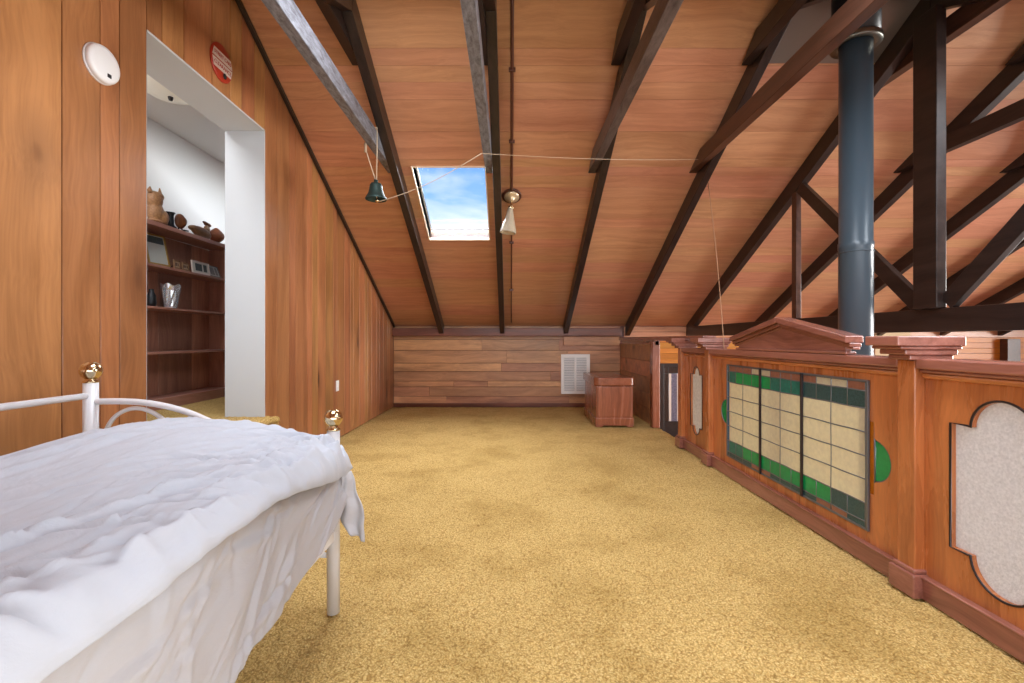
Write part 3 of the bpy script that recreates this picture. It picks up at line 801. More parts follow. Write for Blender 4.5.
# narrow leadlight standing beyond the stair opening
t = empty('narrow_leadlight', (2.24, 6.3, -0.3), 'narrow mauve and white glass panel standing beyond the gap in the balustrade', 'stained glass panel')
NX0, NX1, NY = 2.12, 2.36, 6.3
mb = MB(); mb.box(NX0-0.05, NX0, NY-0.02, NY+0.02, -0.3, 0.72); mb.box(NX1, NX1+0.05, NY-0.02, NY+0.02, -0.3, 0.72); mb.box(NX0, NX1, NY-0.02, NY+0.02, 0.67, 0.72); mb.box(NX0, NX1, NY-0.02, NY+0.02, -0.3, -0.08)
mb.build('frame', M['truss'], t, bevel=0.003)
mb = MB(); xm = [NX0, NX0+0.07, NX1-0.02, NX1]
mb.box(xm[0], xm[1], NY-0.003, NY+0.003, -0.08, 0.67, 1); mb.box(xm[2], xm[3], NY-0.003, NY+0.003, -0.08, 0.67, 0)
z = -0.08; k = 0
while z < 0.58:
    z2 = min(z+0.06+0.03*(k % 2), 0.58); w2 = 0.035
    mb.box(xm[1], xm[1]+w2, NY-0.003, NY+0.003, z, z2, 0); mb.box(xm[2]-w2, xm[2], NY-0.003, NY+0.003, z, z2, 0)
    mb.box(xm[1]+w2, xm[2]-w2, NY-0.003, NY+0.003, z, z2, 2); z = z2; k += 1
mb.box(xm[1], xm[2], NY-0.003, NY+0.003, 0.58, 0.67, 1)
mb.build('glass', [M['cream'], leadglass('smoky brown glass', (70, 56, 50), 0.4, 0.25, 0.5, 60), M['mauve']], t)
mb = MB()
for x in xm[1:3]: mb.tube([(x, NY, -0.08), (x, NY, 0.67)], 0.004, 6)
mb.tube([(NX0, NY, 0.58), (NX1, NY, 0.58)], 0.004, 6); mb.build('lead_came', M['lead'], t)
struct(MB().box(XS+0.06, 2.6, 5.9, YB-0.03, -0.34, -0.30).build('floor_stair_landing', M['darkboard']))

# ================================================================== CHEST
cx0, cx1, cy0, cy1 = 1.02, 1.49, 5.47, 6.33
t = empty('chest', ((cx0+cx1)/2, (cy0+cy1)/2, 0.0), 'polished mahogany chest with lidded top in the back corner', 'chest')
MB().box(cx0+0.012, cx1-0.012, cy0+0.012, cy1-0.012, 0.05, 0.488).build('body', M['chest'], t, bevel=0.012, seg=3)
mb = MB(); mb.box(cx0+0.004, cx1-0.004, cy0+0.004, cy1-0.004, 0.012, 0.105); mb.build('base', M['chest'], t, bevel=0.006)
for fx in (cx0+0.05, cx1-0.05):
    for fy in (cy0+0.05, cy1-0.05): MB().box(fx-0.04, fx+0.04, fy-0.04, fy+0.04, -0.004, 0.0115).build('foot', M['chest'], t, bevel=0.003)
mb = MB()
rc = 0.07
poly = arc(cx0+rc-0.01, cy0+rc-0.01, rc, PI, 1.5*PI, 8)+arc(cx1-rc+0.01, cy0+rc-0.01, rc, 1.5*PI, 2*PI, 8)+[(cx1+0.01, cy1+0.01), (cx0-0.01, cy1+0.01)]
lid = MB().prism(poly, 'Z', 0.492, 0.592).build('lid', M['chesty'], t, bevel=0.014, seg=4)
# lid border inlay and front face panel
mb = MB()
for a in ((cx0+0.05, cx1-0.05, cy0+0.05, cy0+0.056), (cx0+0.05, cx1-0.05, cy1-0.056, cy1-0.05), (cx0+0.05, cx0+0.056, cy0+0.056, cy1-0.056), (cx1-0.056, cx1-0.05, cy0+0.056, cy1-0.056)):
    mb.box(a[0], a[1], a[2], a[3], 0.590, 0.5935)
mb.build('inlay_line', M['trim'], lid)
MB().box(cx0+0.03, cx1-0.03, cy0+0.004, cy0+0.02, 0.12, 0.475).build('front_panel', M['chest'], t, bevel=0.004)

# ================================================================== WALL VENT
t = empty('wall_vent', (1.02, YB-0.02, 0.5), 'white louvred air vent on the low back wall beside the chest', 'vent')
vx0, vx1, vz0, vz1 = 0.79, 1.24, 0.20, 0.82
mb = MB()
for a in ((vx0, vx1, vz0, vz0+0.05), (vx0, vx1, vz1-0.05, vz1), (vx0, vx0+0.05, vz0+0.05, vz1-0.05), (vx1-0.05, vx1, vz0+0.05, vz1-0.05), ((vx0+vx1)/2-0.015, (vx0+vx1)/2+0.015, vz0+0.05, vz1-0.05)):
    mb.box(a[0], a[1], YB-0.03, YB-0.001, a[2], a[3])
mb.build('frame', M['vent'], t, bevel=0.003)
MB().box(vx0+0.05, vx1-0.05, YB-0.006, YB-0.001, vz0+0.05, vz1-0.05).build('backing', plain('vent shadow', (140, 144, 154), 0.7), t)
mb = MB()
for xa, xb in ((vx0+0.05, (vx0+vx1)/2-0.015), ((vx0+vx1)/2+0.015, vx1-0.05)):
    for z in np.arange(vz0+0.065, vz1-0.055, 0.026):
        mb.add([(xa, YB-0.026, z-0.006), (xb, YB-0.026, z-0.006), (xb, YB-0.008, z+0.010), (xa, YB-0.008, z+0.010),
                (xa, YB-0.025, z-0.009), (xb, YB-0.025, z-0.009), (xb, YB-0.007, z+0.007), (xa, YB-0.007, z+0.007)],
               [(0, 1, 2, 3), (7, 6, 5, 4), (0, 4, 5, 1), (2, 6, 7, 3), (1, 5, 6, 2), (3, 7, 4, 0)])
mb.build('louvre', M['vent'], t)

# ================================================================== HANGING LAMP ON THE CEILING
LY = 4.64
lz = zc(LY)
t = empty('ceiling_lamp', (0.012, LY, lz), 'brass ceiling lamp with long opal glass shade right of the skylight', 'lamp')
nrm = Vector((0, -TAN, -1)).normalized(); rotm = Vector((0, 0, 1)).rotation_difference(nrm).to_matrix()
def lathe_dir(prof, c, seg, R):
    m2 = MB().lathe(prof, (0, 0, 0), seg)
    m2.v = [tuple(R @ Vector(p)+Vector(c)) for p in m2.v]
    return m2
c0 = Vector((0.012, LY, lz))
lathe_dir([(0.10, 0.001), (0.10, 0.012), (0.092, 0.018)], c0, 32, rotm).build('mount_block', M['trim'], t)
lathe_dir([(0.078, 0.018), (0.076, 0.026), (0.060, 0.036), (0.045, 0.042), (0.026, 0.060), (0.020, 0.075)], c0, 32, rotm).build('rose', M['rose'], t)
e = c0+nrm*0.07
mb = MB(); mb.tube([e, e+nrm*0.03, e+nrm*0.045+Vector((-0.002, 0, -0.02)), (e.x-0.006, e.y-0.03, e.z-0.075)], 0.010, 10)
mb.lathe([(0.012, -0.06), (0.026, -0.068), (0.028, -0.09), (0.022, -0.094)], (e.x-0.008, e.y-0.032, e.z), 20); mb.build('arm', M['brass'], t)
s0 = Vector((e.x-0.012, e.y-0.034, e.z-0.085)); R = Matrix.Rotation(0.10, 3, 'Y')
prof = [(0.024, 0.0), (0.028, -0.02), (0.036, -0.06), (0.050, -0.12), (0.066, -0.18), (0.078, -0.235), (0.080, -0.252), (0.075, -0.25), (0.060, -0.18), (0.042, -0.11), (0.026, -0.04), (0.020, -0.005)]
mb = MB().lathe(prof, (0, 0, 0), 40, cap=False); 
mb.v = [tuple(R @ Vector((x*(1+0.04*math.cos(8*math.atan2(y, x))), y*(1+0.04*math.cos(8*math.atan2(y, x))), z))+s0) for x, y, z in mb.v]
mb.build('lamp_shade', M['opal'], t)
# conduit running down the ceiling past the lamp
mb = MB(); mb.tube([slope_pt(s, 0.012, -0.014) for s in np.linspace(0.02, y2s(LY)-0.09, 12)], 0.013, 10)
mb.tube([slope_pt(s, 0.012, -0.014) for s in np.linspace(y2s(LY)+0.09, SMAX-0.14, 12)], 0.009, 10)
cp = tag(mb.build('conduit', M['pipe']), 'thin brown conduit running down ceiling boards past the lamp', 'conduit')
for q in (0.55, 1.2, 2.6, 3.6):
    pq = slope_pt(q, 0.012, -0.015); MB().box(-0.014, 0.038, pq[1]-0.012, pq[1]+0.012, pq[2]-0.014, pq[2]+0.012).build('clip', M['pipe'], cp, bevel=0.003)

# ================================================================== BELL AND STRINGS
bx, by, bz = -1.105, 3.74, 2.20
bt = empty('hanging_bell', (bx, by, bz), 'small green bronze bell hung on strings from the left truss tie', 'bell')
prof = [(0.086, 0.0), (0.088, 0.006), (0.076, 0.024), (0.062, 0.050), (0.054, 0.085), (0.050, 0.115), (0.040, 0.132), (0.020, 0.140), (0.0165, 0.140), (0.0165, 0.160), (0.001, 0.162)]
mb = MB().lathe(prof, (bx, by, bz), 32, cap=False); mb.lathe([(0.001, 0.128), (0.042, 0.112), (0.062, 0.045), (0.082, 0.002), (0.086, 0.0)], (bx, by, bz), 32, cap=False)
mb.build('bell_body', M['bell'], bt)
mb = MB(); mb.tube([(bx, by, bz+0.11), (bx+0.01, by-0.01, bz+0.0)], 0.004, 6); mb.ball((bx+0.013, by-0.012, bz-0.012), 0.016); mb.build('clapper', M['brass'], bt)
mb = MB()
mb.tube([(bx-0.004, by, bz+0.155), (bx-0.078, by-0.02, 2.60), (bx-0.078, by-0.02, 2.79)], 0.004, 6)
mb.tube([(bx+0.004, by, bz+0.155), (bx+0.008, by, 2.60), (bx+0.008, by, 2.79)], 0.004, 6)
mb.tube([(bx-0.078, by-0.02, 2.79), (bx+0.008, by, 2.79)], 0.005, 6); mb.tube([(bx-0.08, by-0.02, 2.66), (bx-0.08, by-0.02, 2.58)], 0.011, 6)
mb.build('hanging_string', M['string'], bt)
# pull string from the clapper across the trusses
p0 = Vector((bx+0.014, by-0.014, bz-0.026)); p1 = Vector((TX[1]-0.052, 3.4, 2.44)); 
mb = MB(); pts = [p0.lerp(p1, k/16)-Vector((0, 0, 0.04*math.sin(PI*k/16))) for k in range(17)]
mb.tube(pts, 0.0032, 6)
p3 = Vector((TX[3]-0.052, 4.17, 2.70))
mb.tube([p1.lerp(p3, k/20)-Vector((0, 0, 0.02*math.sin(PI*k/20))) for k in range(21)], 0.0020, 5)
tag(mb.build('bell_string', M['string']), 'pale thin string drawn from the bell across the roof trusses', 'string')
# cord from the ceiling down to the end of the pediment
q0 = Vector((1.93, 4.45, zc(4.45)-0.01)); q1 = Vector((1.69, 3.60, 0.978))
mb = MB(); mb.tube([q0.lerp(q1, k/14)+Vector((0, -0.03*math.sin(PI*k/14), -0.02*math.sin(PI*k/14))) for k in range(15)], 0.0035, 6); mb.ball(q0, 0.014)
tag(mb.build('pull_cord', M['cord']), 'thin tan pull cord from ceiling to the balustrade top', 'cord')

# ================================================================== ON THE LEFT WALL
t = empty('smoke_detector', (XL, 2.025, 2.275), 'round white smoke detector high on the left wall boards', 'smoke detector')
MB().lathe([(0.080, 0.0005), (0.080, 0.020), (0.076, 0.028), (0.062, 0.032), (0.001, 0.033)], (XL, 2.025, 2.275), 48, axis='X').build('body', M['plastic'], t)
MB().lathe([(0.083, 0.0004), (0.083, 0.008)], (XL, 2.025, 2.275), 48, axis='X').build('mounting_ring', M['plastic'], t)
MB().box(XL+0.030, XL+0.0345, 2.03, 2.048, 2.222, 2.238).build('test_button', M['black'], t)
t = empty('oval_sign', (XL, 2.867, 2.80), 'small round red and cream enamel sign above the doorway', 'sign')
SY, SZ, SR = 2.872, 2.795, 0.116
MB().lathe([(SR, 0.001), (SR, 0.008), (SR-0.006, 0.011), (0.001, 0.012)], (XL, SY, SZ), 48, axis='X', sx=0.92).build('plate', M['red'], t)
mb = MB()
for za, zb_ in ((0.006, 0.058), (-0.056, -0.004)):
    def half(z): return 0.92*math.sqrt(max(0.0, (SR-0.010)**2-z*z))
    poly = [(SY-half(za), SZ+za), (SY+half(za), SZ+za), (SY+half(zb_), SZ+zb_), (SY-half(zb_), SZ+zb_)]
    mb.prism(poly, 'X', XL+0.0112, XL+0.0145)
mb.build('lettering_band', M['cream'], t)
def text(s, size, loc, mat, parent, name='lettering'):
    cu = bpy.data.curves.new(name, 'FONT'); cu.body = s; cu.size = size; cu.align_x = 'CENTER'; cu.align_y = 'CENTER'; cu.extrude = 0.001
    tmp = bpy.data.objects.new('tmp', cu); COL.objects.link(tmp)
    dg = bpy.context.evaluated_depsgraph_get(); dg.update()
    me = bpy.data.meshes.new_from_object(tmp.evaluated_get(dg)); bpy.data.objects.remove(tmp); bpy.data.curves.remove(cu)
    o = MB()
    # wall faces +X: reading direction runs along +Y seen from inside
    o.add([(loc[0]+v.co.z, loc[1]+v.co.x*0.9, loc[2]+v.co.y) for v in me.vertices], [list(p.vertices) for p in me.polygons])
    bpy.data.meshes.remove(me)
    return o.build(name, mat, parent)
text('STREET CARS', 0.031, (XL+0.015, SY, SZ+0.031), M['red'], t); text('CLEARANCE', 0.033, (XL+0.015, SY, SZ-0.030), M['red'], t)
MB().ball((XL+0.016, SY+0.02, SZ-0.074), (0.006, 0.016, 0.018)).build('hole_plug', M['black'], t)
t = empty('light_switch', (XL, 4.80, 0.56), 'small white wall plate low on the left boards', 'switch')
MB().box(XL+0.0005, XL+0.009, 4.765, 4.835, 0.505, 0.618).build('plate', M['plastic'], t, bevel=0.003)
MB().box(XL+0.009, XL+0.014, 4.790, 4.810, 0.55, 0.58).build('rocker', M['plastic'], t, bevel=0.002)

# ================================================================== ALCOVE: BOOKSHELF AND ORNAMENTS
SX0, SX1 = AX+0.005, -2.86          # back and front
SY0, SY1 = 2.2, 4.66
t = empty('bookshelf', ((SX0+SX1)/2, 3.6, 0.48), 'reddish wooden wall shelf unit seen through the doorway', 'bookshelf')
mb = MB(); y = SY0
while y < SY1-0.01:
    y2 = min(y+random.choice((0.26, 0.34, 0.42)), SY1); mb.box(SX0, SX0+0.014, y+0.002, y2-0.002, 0.48, 1.960, tone=rtone()); y = y2
mb.build('back_panel', M['shelf'], t, bevel=0.002, seg=1)
for yy in (SY0, SY1): MB().box(SX0+0.015, SX1, yy-0.012, yy+0.012, 0.478, 1.960).build('side_panel', M['shelf'], t, bevel=0.002)
SHZ = [1.996, 1.657, 1.318, 0.95]
for i, z in enumerate(SHZ):
    MB().box(SX0+0.0145, SX1+(0.02 if i == 0 else 0.0), SY0+0.013, SY1-(0.013 if i else -0.03), z-(0.035 if i == 0 else 0.02), z).build('shelf', M['shelfy'], t, bevel=0.003)
MB().box(SX0+0.015, SX1+0.004, SY0+0.013, SY1-0.013, 0.478, 0.565).build('kickboard', M['shelfy'], t, bevel=0.003)
# places on the shelf are given by distance along the shelf
SHX = -2.90
M['ceramic'] = plain('mottled brown glaze', (168, 124, 84), 0.35, var=0.6, bscale=330, bump=0.3)
M['darkvase'] = plain('dark pewter', (40, 42, 44), 0.4, metal=0.4)
M['woodturn'] = wood('turned brown wood', (84, 46, 26), (140, 86, 50), 'Z', 0.35)
M['bird'] = wood('carved pale wood', (104, 74, 50), (170, 130, 92), 'Y', 0.5)
M['rust'] = plain('ribbed rust shell', (140, 78, 44), 0.5, var=0.3, bscale=120, bump=0.4)
def blob(name, balls, mat, parent, vox=0.006):
    mb = MB()
    for c, r, *rt in balls: mb.ball(c, r, 16, 10, rot=rt[0] if rt else None)
    o = mb.build(name, mat, parent)
    rm = o.modifiers.new('merge', 'REMESH'); rm.mode = 'VOXEL'; rm.voxel_size = vox; rm.use_smooth_shade = True
    sm = o.modifiers.new('soft', 'SMOOTH'); sm.iterations = 3
    return o
y0 = 3.715; z0 = SHZ[0]
t = empty('animal_figurine', (SHX, y0, z0), 'mottled brown seated animal figurine with upright ear, left end of top shelf', 'figurine')
blob('body', [((SHX, y0, z0+0.09), (0.055, 0.07, 0.09)), ((SHX, y0-0.01, z0+0.19), (0.055, 0.065, 0.075)), ((SHX+0.03, y0+0.045, z0+0.06), (0.035, 0.05, 0.06)), ((SHX+0.02, y0+0.01, z0+0.225), (0.03, 0.05, 0.035)),
              ((SHX+0.01, y0+0.075, z0+0.05), (0.02, 0.025, 0.05)), ((SHX, y0, z0+0.015), (0.055, 0.085, 0.018))], M['ceramic'], t)
mb = MB(); mb.tube([(SHX, y0+0.035, z0+0.235), (SHX, y0+0.05, z0+0.265), (SHX, y0+0.045, z0+0.305)], [0.018, 0.015, 0.004], 10); mb.build('ear', M['ceramic'], t); mb = MB(); mb.tube([(SHX, y0-0.05, z0+0.235), (SHX, y0-0.06, z0+0.26), (SHX, y0-0.055, z0+0.285)], [0.02, 0.016, 0.004], 10)
mb.build('ear', M['ceramic'], t)
mb = MB(); mb.tube([(SHX+0.02, y0+0.09, z0+0.02), (SHX+0.02, y0+0.105, z0+0.06), (SHX+0.02, y0+0.10, z0+0.11)], [0.012, 0.010, 0.005], 8); mb.build('tail', M['ceramic'], t)
y0 = 3.875
tag(MB().lathe([(0.001, 0.0), (0.048, 0.0), (0.050, 0.010), (0.032, 0.026), (0.030, 0.045), (0.027, 0.08), (0.026, 0.11), (0.034, 0.128), (0.040, 0.135), (0.036, 0.136), (0.022, 0.12), (0.001, 0.115)], (SHX, y0, z0), 28, cap=False).build('vase', M['darkvase']), 'small dark flared vase on the top shelf beside the figurine', 'vase')
y0 = 4.005
t = empty('shell_on_stand', (SHX, y0, z0), 'round brown shell ornament propped on a little dark stand', 'ornament')
blob('shell', [((SHX, y0-0.01, z0+0.092), (0.035, 0.056, 0.066)), ((SHX+0.012, y0+0.0, z0+0.09), (0.036, 0.035, 0.045))], M['woodturn'], t)
mb = MB(); mb.box(SHX-0.03, SHX+0.03, y0-0.045, y0+0.095, z0, z0+0.008); mb.tube([(SHX, y0-0.04, z0+0.004), (SHX, y0-0.02, z0+0.05), (SHX, y0+0.02, z0+0.02)], 0.006, 8); mb.tube([(SHX, y0+0.02, z0+0.022), (SHX, y0+0.09, z0+0.03)], 0.006, 8)
mb.build('stand', M['darkvase'], t)
y0 = 4.27
t = empty('bird_carving', (SHX, y0, z0), 'carved wooden bird with flat head facing right on the top shelf', 'ornament')
Rb = Matrix.Rotation(0.25, 3, 'X')
blob('body', [((SHX, y0, z0+0.055), (0.05, 0.125, 0.05), Matrix.Rotation(-0.12, 3, 'X')), ((SHX, y0-0.10, z0+0.075), (0.04, 0.06, 0.026)), ((SHX, y0+0.075, z0+0.10), (0.026, 0.032, 0.05)), ((SHX, y0, z0+0.012), (0.04, 0.08, 0.014))], M['bird'], t)
blob('head', [((SHX, y0+0.085, z0+0.152), (0.024, 0.05, 0.018), Matrix.Rotation(-0.15, 3, 'X')), ((SHX, y0+0.045, z0+0.165), (0.014, 0.03, 0.012))], M['woodturn'], t)
y0 = 4.485
mb = MB()
prof = [(0.001, 0.0)]+[(0.078*math.sin(PI*(0.06+0.88*k/14))*(1+0.05*(k % 2)), 0.15*k/14) for k in range(15)]+[(0.001, 0.15)]
mb.lathe(prof, (SHX, y0, z0), 28, sx=0.8, cap=False)
tag(mb.build('ribbed_shell', M['rust']), 'ribbed rust brown rounded shell, right end of the top shelf', 'ornament')
# second shelf
def photo_frame(name, y0, wy, hz, z, label, mat, lean=0.18, thick=0.012, border=0.014, inset=(205, 200, 186), dark=(52, 60, 56), portrait=True, x=SHX, yaw=0.0):
    t = empty(name, (x, y0, z), label, 'photo frame', 'photo frames on the second shelf')
    R = Matrix.Rotation(yaw, 3, 'Z') @ Matrix.Rotation(-lean, 3, 'Y')
    def put(mb):
        mb.v = [tuple(R @ Vector(p)+Vector((x, y0, z+0.004))) for p in mb.v]; return mb
    mb = MB(); bw = border
    for a in ((-wy/2, wy/2, 0, bw), (-wy/2, wy/2, hz-bw, hz), (-wy/2, -wy/2+bw, bw, hz-bw), (wy/2-bw, wy/2, bw, hz-bw)): mb.box(0, thick, a[0], a[1], a[2], a[3])
    put(mb).build('frame', mat, t, bevel=0.002)
    mb = MB(); mb.box(0.002, 0.006, -wy/2+bw, wy/2-bw, bw, hz-bw, 0)
    if portrait: mb.box(0.006, 0.0065, -wy/2+bw+0.006, wy/2-bw-0.006, hz*0.70, hz-bw-0.006, 1)
    else:
        mb.box(0.006, 0.0065, -wy/2+wy*0.2, wy/2-wy*0.42, bw+0.012, hz-bw-0.008, 1); mb.box(0.006, 0.0065, wy*0.16, wy*0.36, bw+0.012, hz-bw-0.008, 1)
    put(mb).build('print', [plain('print paper', inset, 0.4), plain('print image', dark, 0.4, var=0.4, bscale=250)], t)
    mb = MB(); mb.tube([(-0.001, 0, hz*0.6), (-0.055, 0, 0.012+0.055*math.tan(lean))], 0.004, 6); put(mb).build('strut', M['darkvase'], t)
    return t
photo_frame('photo_frame', 3.755, 0.20, 0.265, SHZ[1], 'tall gilt photo frame leaning at the left of the second shelf', M['gold'], lean=0.22, inset=(176, 178, 168), yaw=-0.12)
photo_frame('photo_frame', 3.95, 0.075, 0.075, SHZ[1], 'small square wooden frame right beside the tall gilt frame', M['bird'], lean=0.08, portrait=False, inset=(186, 160, 130), dark=(120, 90, 70))
photo_frame('photo_frame', 4.055, 0.085, 0.07, SHZ[1], 'second small square frame, left of the double photo', M['bird'], lean=0.08, portrait=False, inset=(186, 160, 130), dark=(120, 90, 70))
photo_frame('photo_frame', 4.26, 0.24, 0.115, SHZ[1], 'wide white photo frame with dark pictures on second shelf', M['cream'], lean=0.12, portrait=False)
photo_frame('photo_frame', 4.46, 0.17, 0.115, SHZ[1], 'grey photo card at the right end of second shelf', M['steel'], lean=0.35, border=0.008, portrait=False, inset=(170, 164, 154), dark=(110, 104, 96))
# third shelf: cut glass vase
z0 = SHZ[2]+0.001; y0 = 3.885
mb = MB(); prof = [(0.001, 0.0), (0.040, 0.0), (0.044, 0.015), (0.052, 0.08), (0.062, 0.15), (0.072, 0.195), (0.066, 0.195), (0.054, 0.14), (0.044, 0.07), (0.036, 0.025), (0.001, 0.022)]
mb.lathe(prof, (0, 0, 0), 20, cap=False)
mb.v = [(SHX+x*(1+0.10*math.cos(10*math.atan2(y, x)+z*40)), y0+y*(1+0.07*math.cos(10*math.atan2(y, x)+z*40)), z0+z*(1+0.06*math.cos(5*math.atan2(y, x)))) for x, y, z in mb.v]
mg, nt, out = new_mat('cut crystal')
gl = N(nt, 'ShaderNodeBsdfGlossy', i_Roughness=0.04); gl.inputs['Color'].default_value = (0.95, 0.97, 1, 1); tr = N(nt, 'ShaderNodeBsdfTransparent'); df = N(nt, 'ShaderNodeBsdfDiffuse'); df.inputs['Color'].default_value = (0.85, 0.88, 0.92, 1)
m1 = N(nt, 'ShaderNodeMixShader', i_Fac=0.5); L(nt, df.outputs[0], m1.inputs[1]); L(nt, tr.outputs[0], m1.inputs[2])
m2 = N(nt, 'ShaderNodeMixShader', i_Fac=0.5); L(nt, m1.outputs[0], m2.inputs[1]); L(nt, gl.outputs[0], m2.inputs[2]); L(nt, m2.outputs[0], out.inputs[0])
M['cut'] = mg; mb.sm = [False]*len(mb.sm)
tag(mb.build('crystal_vase', M['cut']), 'sparkling cut crystal vase alone on the third shelf', 'vase')
tag(MB().lathe([(0.001, 0), (0.03, 0), (0.034, 0.03), (0.03, 0.09), (0.016, 0.12), (0.018, 0.14), (0.001, 0.14)], (SHX-0.02, 3.70, z0+0.001), 20, cap=False).build('bottle', M['darkvase']), 'dark little bottle at the left of the third shelf', 'bottle')

# ceiling light in the alcove
t = empty('alcove_ceiling_light', (-2.54, 3.40, AZ), 'round flush ceiling light with dark finial seen through doorway', 'ceiling light')
MB().lathe([(0.215, -0.002), (0.215, -0.022), (0.205, -0.026)], (-2.54, 3.40, AZ), 40).build('pan', M['leaddark'], t)
mo, nt, out = new_mat('frosted bowl'); 
bb = N(nt, 'ShaderNodeBsdfPrincipled', i_Roughness=0.3); bb.inputs['Base Color'].default_value = lin((206, 206, 196)); bb.inputs['Emission Color'].default_value = lin((255, 240, 214)); bb.inputs['Emission Strength'].default_value = 0.12
L(nt, bb.outputs[0], out.inputs[0])
MB().lathe([(0.204, -0.026), (0.190, -0.045), (0.150, -0.070), (0.08, -0.086), (0.001, -0.090)], (-2.54, 3.40, AZ), 40, cap=False).build('glass_bowl', mo, t)
MB().lathe([(0.001, -0.118), (0.012, -0.114), (0.016, -0.102), (0.018, -0.088)], (-2.54, 3.40, AZ), 20, cap=False).build('finial', M['fluedark'], t)

# ================================================================== DAYBED
PXF, PXB, PYE, PYN = -0.682, -1.616, 1.752, -0.40
t = empty('daybed', ((PXF+PXB)/2, 0.7, 0.0), 'white metal daybed frame with brass ball finials along left wall', 'bed')
def bedpost(x, y, h, rb):
    p = MB().lathe([(0.024, 0.0), (0.024, h-0.082)], (x, y, 0), 24).build('post', M['metalwhite'], t)
    f = MB().lathe([(0.0245, h-0.082), (0.0255, h-0.076), (0.016, h-0.070), (0.021, h-0.062), (0.014, h-0.057)], (x, y, 0), 24)
    f.ball((x, y, h-rb), rb, 28, 18); f.build('finial', M['brass'], p)
for y in (PYE, PYN):
    bedpost(PXF, y, 0.782, 0.0345); bedpost(PXB, y, 0.966, 0.036)
def smooth_path(pts, n=40):
    P = [Vector(p) for p in pts]; out = []
    for i in range(len(P)-1):
        a, b_, c, d = P[max(i-1, 0)], P[i], P[i+1], P[min(i+2, len(P)-1)]
        for k in range(n//len(P)+4):
            u = k/(n//len(P)+4)
            out.append(0.5*((2*b_)+(c-a)*u+(2*a-5*b_+4*c-d)*u*u+(3*b_-a-3*c+d)*u**3))
    out.append(P[-1]); return out
for y in (PYE, PYN):
    mb = MB(); mb.tube(smooth_path([(PXB, y, 0.81), (-1.50, y, 0.812), (-1.38, y, 0.803), (-1.25, y, 0.772), (-1.10, y, 0.71), (-0.95, y, 0.665), (-0.80, y, 0.645), (PXF, y, 0.64)]), 0.012, 10)
    mb.build('end_rail', M['metalwhite'], t)
    mb = MB(); mb.tube(smooth_path([(-1.575, y, 0.60), (-1.56, y, 0.69), (-1.52, y, 0.755), (-1.45, y, 0.785), (-1.37, y, 0.765), (-1.30, y, 0.70), (-1.26, y, 0.60)]), 0.008, 10)
    mb.build('end_arch', M['metalwhite'], t)
    MB().tube([(PXB, y, 0.22), (PXF, y, 0.22)], 0.010, 10).build('end_crossbar', M['metalwhite'], t)
MB().tube([(PXB, PYN, 0.835), (PXB, PYE, 0.835)], 0.012, 12).build('back_rail', M['metalwhite'], t)
MB().tube([(PXB, PYN, 0.30), (PXB, PYE, 0.30)], 0.012, 12).build('side_rail', M['metalwhite'], t)
MB().box(PXF-0.012, PXF+0.012, PYN+0.02, PYE-0.02, 0.285, 0.32).build('side_rail', M['metalwhite'], t)
mb = MB()
for y in np.arange(-0.3, 1.7, 0.16): mb.box(PXB+0.012, PXF-0.012, y, y+0.05, 0.30, 0.318)
mb.build('slat', M['metalwhite'], t)

# mattress with its white sheet hanging over the side
t = empty('mattress', (-1.16, 0.7, 0.33), 'mattress under white sheet whose side hangs down over the bed rail', 'mattress')
MB().box(PXB+0.03, PXF-0.02, PYN+0.04, PYE-0.035, 0.325, 0.60).build('mattress_body', M['sheet'], t, bevel=0.04, seg=4)
def front_edge_z(y):
    t = np.clip((y-1.10)/0.60, 0, 1); t = t*t*(3-2*t)
    return 0.662-0.085*t-0.045*np.clip((0.85-y)/0.45, 0, 1)
nv, nh = 70, 380
yy = np.linspace(PYN+0.03, 1.785, nh); vv = np.linspace(0, 1, nv)
VV, YY = np.meshgrid(vv, yy)            # v: 0 top inner edge .. 1 hem
zz = 0.632-VV*0.335
hem = 0.0
# corner pulled towards the post: hem rises near the far end
endp = np.clip((YY-0.85)/0.93, 0, 1)
zz = (front_edge_z(YY)-0.014)*(1-VV)+VV*(0.287+0.15*endp**1.8+0.008*np.sin(YY*5))
ZZ = -VV*0.36
al = YY*0.80+ZZ*0.60; ac = -YY*0.60+ZZ*0.80
fold = (fbm(al*2.0, ac*5, 21, 3)-0.5)*0.075
rg = np.random.RandomState(9)
for k in range(240):
    a0, c0_ = rg.uniform(al.min(), al.max()), rg.uniform(ac.min(), ac.max())
    th = rg.normal(0.0, 0.35); ln = rg.uniform(0.05, 0.20); wdt = rg.uniform(0.005, 0.014); amp = rg.uniform(0.005, 0.012)*(1 if rg.rand() < 0.65 else -1)
    p_ = (al-a0)*math.cos(th)+(ac-c0_)*math.sin(th); q_ = -(al-a0)*math.sin(th)+(ac-c0_)*math.cos(th)
    q_ = q_+rg.uniform(-1, 1)*p_*p_
    fold = fold+amp*(np.exp(-(q_/wdt)**2)-0.6*np.exp(-((q_-1.8*wdt)/(1.5*wdt))**2))*np.exp(-(p_/ln)**4)
fold += 0.010*np.sin(26*(YY-1.45)+9*VV)*endp**3
xx = -0.648+0.022*VV+fold*np.clip(VV*5, 0.25, 1)*0.72
xx = np.maximum(xx, -0.655+0.004)-0.030*np.clip(1-VV/0.12, 0, 1)*np.clip((1.70-YY)/0.08, 0, 1)
curl = np.clip((YY-1.755)/0.045, 0, 1)
xx = xx+0.006*curl
sh = grid_mesh('sheet', np.stack([xx, YY, zz], -1), M['sheet'], parent=t)
so = sh.modifiers.new('cloth', 'SOLIDIFY'); so.thickness = 0.003; so.offset = 0
